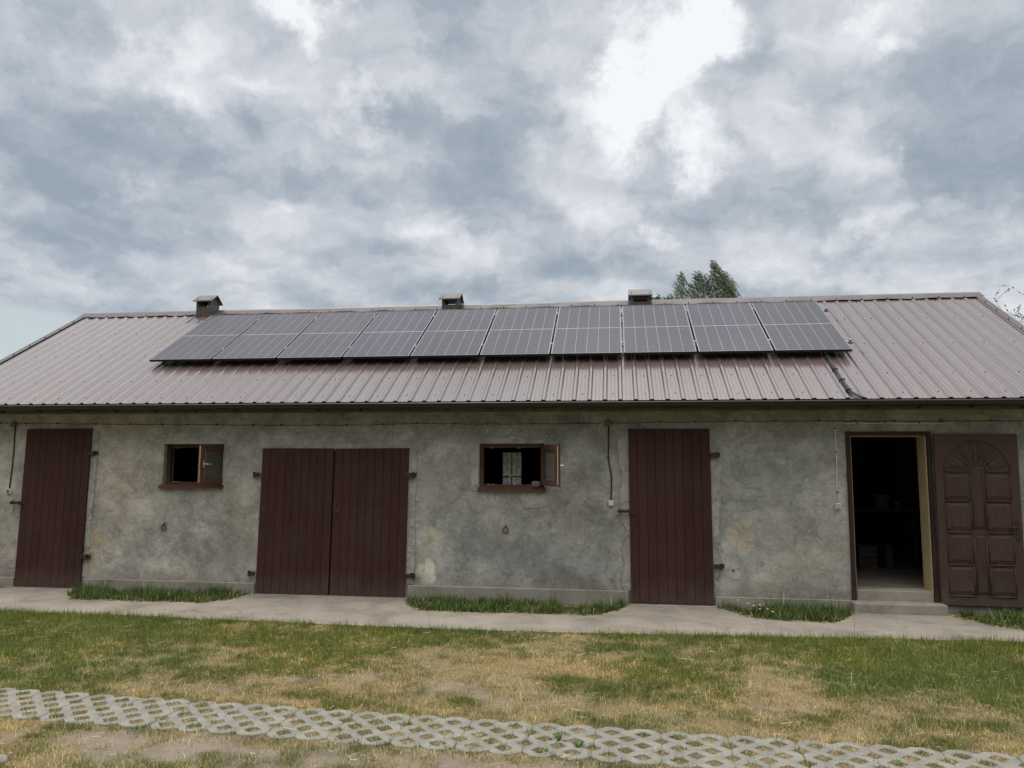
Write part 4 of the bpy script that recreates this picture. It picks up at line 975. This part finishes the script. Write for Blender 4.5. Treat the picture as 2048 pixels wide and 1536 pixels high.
def wall_grass():
    X, Y_, H, WD, AZ, LE, CO = [], [], [], [], [], [], []
    for pi_, p in enumerate(patches):
        a = np.array(p); lo, hi = a.min(0)-.05, a.max(0)+.05; N = int((hi-lo).prod()*9500)
        x = rng.uniform(lo[0], hi[0], N); y = rng.uniform(lo[1], hi[1], N)
        wx = x+(fbm(x,y,6,4)-.5)*.34; wy = y+(fbm(x+9,y,6,4)-.5)*.30
        k = in_poly(wx, wy, p) & (y < -.045) & (y > -1.2); x, y = x[k], y[k]
        cl = fbm(x+3, y+8, 4.5, 3); k = rng.random(len(x)) < np.clip(.5+(cl-.5)*2.2, .12, 1); x, y, cl = x[k], y[k], cl[k]; n = len(x)
        h = rng.gamma(8, .0115, n)*(.25+1.7*np.clip(cl-.2, 0, 1)); tall = rng.random(n) < .02; h = np.where(tall, h*2.0, h)
        dry = rng.random(n) < .10
        col = np.where(dry[:,None], DRY[rng.integers(0,5,n)], LUSH[rng.integers(0,4,n)])*rng.uniform(.65,1.25,(n,1))
        X.append(x); Y_.append(y); H.append(h); WD.append(rng.uniform(.003,.0065,n)); AZ.append(rng.uniform(0,2*PI,n)); LE.append(rng.beta(2,2.2,n)*1.15); CO.append(col)
    x, y, h, w, az, le, co_ = map(np.concatenate, (X, Y_, H, WD, AZ, LE, CO))
    tag(blades('wall_foot_grass', x, y, np.full(len(x), -.012), h, w, az, le, co_, M['grass']), kind='stuff')
    # straw litter along the rims of those patches and over the yard
    N = 1500; x = rng.uniform(-8.5, 5.2, N); y = rng.uniform(-6.5, -1.7, N); z = np.full(N, .012)
    px, py = [], []
    for p in patches:
        for a, b in zip(p[:-1], p[1:]):
            L_ = math.dist(a, b)
            if a[1] > -.1 and b[1] > -.1: continue
            m = int(L_*75); t = rng.random(m); px.append(a[0]+(b[0]-a[0])*t+rng.normal(0,.02,m)); py.append(a[1]+(b[1]-a[1])*t-.01+rng.normal(0,.02,m))
    px = np.concatenate(px); py = np.concatenate(py); x = np.concatenate([x, px]); y = np.concatenate([y, py]); z = np.concatenate([z, np.full(len(px), .008)])
    con, _ = paver_mask(x, y); z = np.where(con, .008, z); n = len(x); az = rng.normal(0, 1.1, n)+np.where(rng.random(n) < .5, 0, PI); L2 = rng.gamma(3, .015, n); w = rng.uniform(.0008,.0018,n)
    ca, sa = np.cos(az), np.sin(az); V = np.zeros((n,4,3)); dz = rng.uniform(0,.35,n)*L2*.5
    V[:,0] = np.stack([x+sa*w,y-ca*w,z],1); V[:,1] = np.stack([x-sa*w,y+ca*w,z+.002],1); V[:,2] = np.stack([x+ca*L2-sa*w*.6,y+sa*L2+ca*w*.6,z+dz+.002],1); V[:,3] = np.stack([x+ca*L2+sa*w*.6,y+sa*L2-ca*w*.6,z+dz],1)
    b = np.arange(n)*4
    tag(npmesh('straw', V.reshape(-1,3), np.stack([b,b+1,b+2,b+3],1), None, M['grass'], np.repeat(DRY[rng.integers(0,4,n)]*1.15,4,0)), kind='stuff')
wall_grass()
def broadleaf():
    V, F, Cc = [], [], []
    spots = []
    for p in patches:
        a = np.array(p); lo, hi = a.min(0), a.max(0)
        for _ in range(70):
            x, y = random.uniform(lo[0], hi[0]), random.uniform(lo[1], hi[1])
            if in_poly(np.array([x]), np.array([y]), p)[0] and y < -.05: spots.append((x, y, random.uniform(.04,.10)))
    for _ in range(420):
        x, y = random.uniform(-8, 5), random.uniform(-6.2, -1.8); g, b = cover(np.array([x]), np.array([y]))
        if g[0] > .35 and b[0] < .4 and not in_poly(np.array([x]), np.array([y]), path_d)[0] and not paver_mask(np.array([x]), np.array([y]))[0][0]: spots.append((x, y, random.uniform(.02,.05)))
    for x, y, s_ in spots:
        n = random.randint(5, 11); base = np.array(random.choice([(.07,.15,.03),(.10,.19,.04),(.13,.20,.05)]))
        for k in range(n):
            a = k*2.4+random.uniform(-.4,.4); L_ = s_*random.uniform(.6,1.2); e = random.uniform(.2,1.1); w = L_*.2; ca, sa = math.cos(a), math.sin(a); b = len(V)
            for t, ww in ((0,.2),(.4,1),(.75,.8),(1,.08)):
                r = L_*t*math.cos(e); zz = L_*(t*math.sin(e)-.3*t*t)-.004
                V.extend([(x+ca*r-sa*w*ww/2, y+sa*r+ca*w*ww/2, zz), (x+ca*r+sa*w*ww/2, y+sa*r-ca*w*ww/2, zz)])
            F.extend([(b+2*i, b+2*i+1, b+2*i+3, b+2*i+2) for i in range(3)]); Cc.extend([base*random.uniform(.75,1.25)]*8)
    tag(npmesh('clover_and_weeds', np.array(V), np.array(F), None, M['leaf'], np.array(Cc)), kind='stuff')
broadleaf()
# daisies and broad-leaved weeds
def daisy(x, y, h, lab):
    o = empty('daisy', (x,y,-.01)); tag(o, lab, 'flower', 'small white flowers in the grass by the wall')
    mb = MB(); mb.tube([(0,0,0),(.004,0,h*.5),(0,.002,h)], .0018, 5); mb.build('stem', M['door'] if False else M['twig'], o)
    mb = MB()
    for k in range(9):
        a = k*2*PI/9; mb.box(.004,.015,-.0028,.0028,h,h+.0015, M=Matrix.Rotation(a,4,'Z'))
    mb.build('petals', M['petal'], o)
    mb = MB(); mb.sph((0,0,h+.001),.0045,sc=(1,1,.5)); mb.build('flower_centre', M['yolk'], o)
for i, (x, y, h) in enumerate(((1.45,-.34,.15),(1.55,-.42,.13),(1.60,-.52,.12),(1.68,-.46,.12),(1.65,-.62,.10),(1.74,-.60,.10),(1.78,-.70,.09))):
    daisy(x, y, h, 'small white daisy in the grass right of the tall middle door')
def weed(x, y, z, s, n, lab, up=.5):
    o = empty('weed', (x,y,z)); tag(o, lab, 'weed', 'broad-leaved weeds')
    V, F, Cc = [], [], []
    for k in range(n):
        a = k*2.4+random.uniform(-.3,.3); L_ = s*random.uniform(.6,1.1); e = random.uniform(up*.5, up*1.5); w = L_*.17
        ca, sa = math.cos(a), math.sin(a); b = len(V)
        for t, ww in ((0,.25),(.35,1),(.7,.9),(1,.1)):
            r = L_*t*math.cos(e); zz = L_*(t*math.sin(e)-.35*t*t)
            V += [(ca*r-sa*w*ww/2, sa*r+ca*w*ww/2, zz+.004), (ca*r+sa*w*ww/2, sa*r-ca*w*ww/2, zz+.004)]
        F += [(b+2*i, b+2*i+1, b+2*i+3, b+2*i+2) for i in range(3)]
        c = np.array((.075,.15,.045))*random.uniform(.7,1.3); Cc += [c]*8
    npmesh('leaves', np.array(V), np.array(F), None, M['leaf'], np.array(Cc), o)
weed(.04,-.14,-.005,.13,26,'dark leafy weed at the foot of the wall left of the tall middle door',1.0)
weed(-.37,-4.97,-.015,.085,15,'green weed growing in a paver cell, the left of two',.9); weed(-.24,-5.09,-.015,.095,15,'green weed growing in a paver cell, the right of two',1.0)
weed(-.43,-4.80,-.015,.055,12,'small flat weed in a paver cell behind the two larger weeds',.3)
weed(-.46,-4.66,-.015,.05,10,'small flat weed in a paver cell at the far edge of the strip',.3)

# ------------------------------------------------------------------ trees
def leaf_cloud(P, size, cols, name, parent, droop=None):
    n = len(P); d = rng.normal(0,1,(n,3)) if droop is None else droop+rng.normal(0,.35,(n,3)); d /= np.linalg.norm(d,axis=1,keepdims=True)
    s = np.cross(d, rng.normal(0,1,(n,3))); s /= np.linalg.norm(s,axis=1,keepdims=True); L_ = size*rng.uniform(.6,1.2,(n,1)); w = L_*.32
    V = np.stack([P, P+d*L_*.45+s*w, P+d*L_, P+d*L_*.45-s*w], 1)
    b = np.arange(n)*4; col = cols[rng.integers(0,len(cols),n)]*rng.uniform(.7,1.3,(n,1))
    return npmesh(name, V.reshape(-1,3), np.stack([b,b+1,b+2,b+3],1), None, M['leaf'], np.repeat(col,4,0), parent)
def birch():
    o = empty('birch_tree', (3.6,22,0)); tag(o, 'windblown birch with drooping twigs behind the roof, right of the right ridge vent', 'tree')
    off_ = np.array((3.6,22,0)); mb = MB()
    tr = [(0,0,0),(.05,0,2.5),(-.05,.05,5),(.0,0,7.2),(.08,0,8.4)]; mb.tube(tr, [.17,.14,.11,.075,.05], 9)
    mb.build('trunk', M['bark'], o)
    lobes = [(.55,0,9.55,.36,.5,.62,150),(.50,0,10.15,.17,.25,.28,55),(.95,0,9.15,.42,.5,.50,190),(.80,0,9.65,.28,.4,.35,60),(-.22,0,9.65,.20,.3,.38,60),(-.05,0,9.2,.42,.4,.40,85),(.15,0,9.5,.3,.3,.35,55),(-.45,0,9.25,.3,.3,.35,55),(-.85,.0,9.62,.20,.3,.32,45),(-1.0,0,9.15,.32,.4,.38,60),(-1.3,0,8.75,.28,.3,.25,34),(-.5,0,8.8,.7,.5,.35,75),(.6,0,8.7,.85,.6,.40,150),(1.25,0,8.75,.32,.4,.30,34),(0,0,7.8,1.5,1.3,.7,240),(0,.1,6.7,1.7,1.6,.9,220),(0,0,5.4,1.6,1.5,.8,150)]
    mb = MB(); LP, LD = [], []
    start = Vector((.05,0,8.0))
    for (cx,cy_,cz,rx,ry,rz,n) in lobes:
        n = int(n*.74)
        lim = Vector((cx,cy_,cz)); base = Vector((.03, 0, min(8.2, max(4.5, cz-1.0)))); md = base.lerp(lim, .5)+Vector((0,0,-.12))
        mb.tube([base, md, lim, lim+Vector((rx*.3,0,rz*.8))], [.022,.014,.008,.004], 5)
        for _ in range(n):
            v = rng.normal(0,1,3); v /= np.linalg.norm(v); r = rng.random()**.4; p = np.array((cx,cy_,cz))+v*r*np.array((rx,ry,rz))
            L_ = rng.uniform(.22,.52); wind = rng.uniform(.35,1.0); dirn = np.array((wind*1.0, rng.normal(0,.25), .30)); pts = []
            for t in np.linspace(0,1,9):
                pts.append(p+dirn*L_*t+np.array((0,0,-1.05*L_*t*t*1.1)))
            if rng.random() < .7: mb.tube([Vector(q) for q in pts[::4]], .0035, 3)
            for q0, q1 in zip(pts[:-1], pts[1:]):
                k = rng.integers(2,5)
                for _ in range(k if rng.random() < .8 else k-1): LP.append(q0+(q1-q0)*rng.random()+rng.normal(0,.014,3)); LD.append((q1-q0)/np.linalg.norm(q1-q0))
    mb.build('branches', M['twig'], o)
    leaf_cloud(np.array(LP), .05, np.array([(.12,.17,.085),(.16,.21,.11),(.20,.24,.14),(.23,.26,.16)]), 'crown', o, np.array(LD))
birch()
def leafy(name, loc, lobes, size, cols, lab, dens=420):
    o = empty(name, loc); tag(o, lab, 'tree'); mb = MB(); mb.tube([(0,0,0),(.05,0,2.5),(0,.05,lobes[0][2])], [.16,.12,.05], 8); mb.build('trunk', M['twig'], o)
    mb = MB(); P = []
    for (cx,cy_,cz,r,n) in lobes:
        mb.tube([(0,0,lobes[0][2]*.6),(cx*.6,cy_*.6,cz-.5*r),(cx,cy_,cz)], [.05,.03,.012], 5)
        sub = [(rng.normal(0,1,3)) for _ in range(26)]
        for s_ in sub:
            s_ = s_/np.linalg.norm(s_)*rng.uniform(.45,1.)*r; c = np.array((cx,cy_,cz))+s_
            P.append(c+rng.normal(0,r*.16,(n//26,3)))
    mb.build('branches', M['twig'], o); leaf_cloud(np.concatenate(P), size, cols, 'crown', o)
leafy('leafy_tree', (1.75,18,0), [(0,0,6.9,.75,2600),(.15,0,7.52,.36,1300),(-.28,0,7.66,.33,1300),(.5,.1,7.4,.33,1000),(-1.1,.2,7.45,.36,900),(-1.2,0,6.9,.6,1500),(.6,0,6.4,.9,1800),(-.5,0,5.6,1.3,2600)], .085, np.array([(.08,.15,.035),(.11,.19,.05),(.06,.11,.03)]), 'bright green leafy treetop peeping over the roof beside the right ridge vent')
def sprig_tree():
    o = empty('slender_tree', (9.75,8,0)); tag(o, 'slender tree with sparse wispy twigs beyond the right gable', 'tree'); mb = MB()
    mb.tube([(0,0,0),(.05,0,2.6),(-.05,0,4.3),(-.12,.0,5.2)], [.09,.07,.045,.02], 8); mb.build('trunk', M['twig'], o)
    mb = MB(); LP = []; LD = []
    br = [[(-.1,0,4.6),(-.7,0,5.05),(-1.15,0,5.2),(-1.32,0,5.52),(-1.22,0,5.70)],[(-1.25,0,5.50),(-1.10,0,5.64),(-.98,0,5.70)],[(-.1,0,4.8),(-.6,0,5.5),(-1.0,0,5.80),(-1.2,0,5.78)],
      [(-.1,0,4.4),(-.6,0,4.95),(-.86,0,5.08),(-.93,0,5.25)],[(-.86,0,5.08),(-.83,0,5.22),(-.80,0,5.34)],[(-.6,0,4.9),(-.95,0,5.02),(-1.12,0,5.12)],[(-.5,0,4.8),(-.84,0,4.9),(-.96,0,4.92)],[(-.9,0,5.05),(-1.04,0,5.2),(-1.1,0,5.33)],[(-.8,0,4.95),(-.77,0,5.1),(-.85,0,5.2),(-.82,0,5.3)],
      [(-.1,0,4.2),(.6,.2,4.9),(.9,.3,5.3)],[(-.05,0,4.6),(.3,-.2,5.5),(.5,-.2,5.9)],[(-.1,0,5.0),(-.2,0,5.7),(-.1,0,6.1)]]
    for b in br:
        b = [Vector(q) for q in b]; mb.tube(b, [max(.0016,.0045*(1-i/len(b))) for i in range(len(b))], 5)
        for a, c in zip(b[1:-1], b[2:]):
            for _ in range(7):
                t = random.random(); p = a.lerp(c, t); d = (c-a).normalized(); LP.append(np.array(p)); LD.append(np.array(d)+rng.normal(0,.5,3)*np.array((1,.5,1)))
    mb.build('branches', M['twig'], o)
    leaf_cloud(np.array(LP), .05, np.array([(.14,.16,.09),(.18,.20,.12)]), 'crown', o, np.array(LD))
sprig_tree()

# ------------------------------------------------------------------ light and sky
SUN_EL, SUN_AZ = math.radians(74), math.radians(-65)
sd = Vector((math.sin(SUN_AZ)*math.cos(SUN_EL), -math.cos(SUN_AZ)*math.cos(SUN_EL), math.sin(SUN_EL)))   # high and to the left, behind thick cloud
ld = bpy.data.lights.new('sun', 'SUN'); ld.energy = 1.0; ld.angle = math.radians(30); ld.color = (1,.97,.92)
lo = bpy.data.objects.new('sun', ld); COL.objects.link(lo); lo.rotation_euler = sd.to_track_quat('Z', 'Y').to_euler(); lo.location = (4,-12,14)
w = bpy.data.worlds.new('World'); sc.world = w; w.use_nodes = True; T = w.node_tree; T.nodes.clear()
nt = NT.__new__(NT); nt.t = T
out = nt.n('ShaderNodeOutputWorld'); bg = nt.n('ShaderNodeBackground'); nt.l(bg.outputs[0], out.inputs[0])
sky = nt.n('ShaderNodeTexSky', sky_type='NISHITA'); sky.sun_disc = False; sky.sun_elevation = SUN_EL; sky.sun_rotation = math.radians(180)-SUN_AZ
tc = nt.n('ShaderNodeTexCoord'); D_ = tc.outputs['Generated']
def vmath(op, a, b=None, c=None):
    n = nt.n('ShaderNodeVectorMath', operation=op)
    for i, v in enumerate((a, b, c)):
        if v is None: continue
        if isinstance(v, tuple): n.inputs[i].default_value = v
        else: nt.l(v, n.inputs[i])
    return n
sep = nt.n('ShaderNodeSeparateXYZ'); nt.l(D_, sep.inputs[0]); dz = sep.outputs[2]
den = nt.math('ADD', nt.math('MAXIMUM', dz, 0.), .30)
cmb = nt.n('ShaderNodeCombineXYZ'); nt.l(nt.math('DIVIDE', sep.outputs[0], den), cmb.inputs[0]); nt.l(nt.math('DIVIDE', sep.outputs[1], den), cmb.inputs[1])
q = cmb.outputs[0]
nz = nt.n('ShaderNodeTexNoise'); nt.l(D_, nz.inputs['Vector']); nz.inputs['Scale'].default_value = 9; nz.inputs['Detail'].default_value = 7; nz.inputs['Roughness'].default_value = .62
warp = vmath('MULTIPLY_ADD', vmath('SUBTRACT', nz.outputs[1], (.5,.5,.5)).outputs[0], (.20,.20,.20), D_).outputs[0]
qw = vmath('MULTIPLY_ADD', vmath('SUBTRACT', nz.outputs[1], (.5,.5,.5)).outputs[0], (.22,.22,.22), q).outputs[0]
n1 = nt.noise(qw, 1.25, 5, .5, 0)
lightd = (.06,-.085,0)
eA = nt.noise(qw, 2.7, 10, .60, 0); eB = nt.noise(vmath('ADD', qw, lightd).outputs[0], 2.7, 4, .5, 0)
fB = nt.noise(vmath('ADD', qw, (.022,-.03,0)).outputs[0], 7.0, 4, .5, 0)
n2_ = nt.noise(qw, 7.0, 8, .62, 0)
val = nt.math('ADD', .475, nt.math('MULTIPLY', nt.math('SUBTRACT', n1, .5), 1.05))
val = nt.math('ADD', val, nt.math('MULTIPLY', nt.math('SUBTRACT', eB, eA), 1.45))
val = nt.math('ADD', val, nt.math('MULTIPLY', nt.math('SUBTRACT', fB, n2_), .75))
val = nt.math('ADD', val, nt.math('MULTIPLY', nt.math('SUBTRACT', eA, .5), -.25))
val = nt.math('ADD', val, nt.math('MULTIPLY', nt.math('SUBTRACT', n2_, .5), .20))
def pxdir(x, y): 
    v = Fw+Rt*((x-1024)/f_px)-Up*((y-768)/f_px); return v.normalized()
BL = [(1410,0,78,.5),(1370,55,82,.5),(1330,110,80,.5),(1290,165,74,.5),(1250,215,62,.45),(1215,260,70,.25),(1410,305,50,.42),(1365,275,45,.35),(1145,225,55,.3),(1110,290,55,.2),(1180,330,80,.12),(1845,25,50,.38),(1790,60,45,.2),
 (640,40,42,.5),(600,5,50,.25),(400,150,120,.2),(330,90,60,.2),(610,170,90,.18),(735,215,38,.36),(715,280,38,.28),(690,340,70,.2),(275,375,45,.28),(270,400,80,.12),(510,475,80,.25),(880,480,95,.28),(1330,480,35,.36),(1255,520,60,.2),(1720,330,85,.26),(1760,300,30,.15),(1750,470,45,.32),(1950,430,130,.2),(1600,520,80,.14),(1480,510,50,.12),(60,490,90,.12),(1510,210,90,.12),
 (960,110,210,-.16),(970,390,110,-.34),(1010,310,90,-.18),(900,420,60,-.1),(480,255,65,-.26),(520,85,80,-.2),(100,380,190,-.22),(250,440,150,-.2),(420,400,120,-.16),(1460,120,80,-.2),(1540,130,70,-.16),(1780,210,140,-.14),(1990,310,150,-.40),(1840,330,90,-.28),(1700,400,90,-.12),(100,130,170,-.06),(1390,440,50,-.2),(1550,400,80,-.16),(1860,100,90,-.08),(150,540,200,-.12),(700,570,220,-.14),(1080,560,150,-.14),(1400,560,120,-.05),(1800,560,220,-.12)]
BIAS = 0.
for (px, py, r, s) in BL:
    c = pxdir(px, py); ds = vmath('DISTANCE', warp, (c.x, c.y, c.z)).outputs[1]
    rr = r*1.45/f_px; s = s*.72 if s < 0 else s
    mr = nt.n('ShaderNodeMapRange', interpolation_type='SMOOTHSTEP'); nt.l(ds, mr.inputs[0]); mr.inputs[1].default_value = rr; mr.inputs[2].default_value = rr*(.15 if s > .3 else .1); mr.inputs[3].default_value = 0; mr.inputs[4].default_value = s
    val = nt.math('ADD', val, mr.outputs[0])
val = nt.math('MULTIPLY', val, .88)
col = nt.ramp(val, [(.0,(.325,.385,.452)),(.176,(.400,.458,.520)),(.352,(.525,.565,.618)),(.493,(.635,.662,.71)),(.634,(.735,.755,.795)),(.80,(.86,.875,.905)),(.99,(.965,.985,1.0))])
# low clear band near the horizon on the left
cb_ = pxdir(-60, 715); dsx = vmath('LENGTH', vmath('MULTIPLY', vmath('SUBTRACT', D_, (cb_.x, cb_.y, cb_.z)).outputs[0], (1,1,3.2)).outputs[0]).outputs[1]
mr = nt.n('ShaderNodeMapRange', interpolation_type='SMOOTHSTEP'); nt.l(nt.math('ADD', dsx, nt.math('MULTIPLY', nt.math('SUBTRACT', n1, .5), .05)), mr.inputs[0]); mr.inputs[1].default_value = .235; mr.inputs[2].default_value = .17; mr.inputs[3].default_value = 0; mr.inputs[4].default_value = .85
col = nt.mix(mr.outputs[0], col, (.60,.675,.70))
# overcast brighter overhead; unseen sky high behind the camera raised to light the wall
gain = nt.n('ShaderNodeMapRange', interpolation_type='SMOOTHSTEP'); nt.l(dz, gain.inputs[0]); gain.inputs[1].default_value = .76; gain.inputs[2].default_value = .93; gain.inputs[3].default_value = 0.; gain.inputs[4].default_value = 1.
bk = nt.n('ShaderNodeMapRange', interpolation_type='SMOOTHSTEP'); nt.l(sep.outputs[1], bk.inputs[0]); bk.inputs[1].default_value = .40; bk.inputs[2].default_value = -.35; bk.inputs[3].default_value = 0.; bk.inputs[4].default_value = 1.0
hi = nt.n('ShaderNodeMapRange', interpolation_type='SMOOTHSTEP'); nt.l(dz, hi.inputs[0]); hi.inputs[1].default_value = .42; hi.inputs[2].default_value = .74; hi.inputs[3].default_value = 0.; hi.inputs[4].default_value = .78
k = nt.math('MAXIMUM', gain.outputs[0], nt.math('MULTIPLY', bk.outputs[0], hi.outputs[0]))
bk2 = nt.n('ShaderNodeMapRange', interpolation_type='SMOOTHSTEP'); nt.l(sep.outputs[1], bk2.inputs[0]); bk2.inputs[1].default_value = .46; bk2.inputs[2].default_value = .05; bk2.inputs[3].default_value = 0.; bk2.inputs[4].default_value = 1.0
lowf = nt.math('MULTIPLY', bk2.outputs[0], nt.ramp(dz, [(.12, .86), (.50, 0.)]))  # low sky out of view darkened to deepen shade under the eaves
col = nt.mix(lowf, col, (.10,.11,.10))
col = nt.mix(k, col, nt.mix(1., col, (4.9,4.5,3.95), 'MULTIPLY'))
skyc = vmath('MULTIPLY', sky.outputs[0], (.10,.10,.10)).outputs[0]
col = nt.mix(.06, col, skyc)
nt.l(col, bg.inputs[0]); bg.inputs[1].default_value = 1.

vs = sc.view_settings; vs.view_transform = 'Standard'; vs.look = 'None'; vs.gamma = 1; vs.use_curve_mapping = False; vs.exposure = 0.0
sc.cycles.sample_clamp_indirect = 2.0; sc.cycles.use_adaptive_sampling = True; sc.cycles.adaptive_threshold = .02; sc.cycles.blur_glossy = 1.0; sc.cycles.max_bounces = 6; sc.cycles.diffuse_bounces = 3; sc.cycles.glossy_bounces = 3; sc.cycles.transmission_bounces = 4
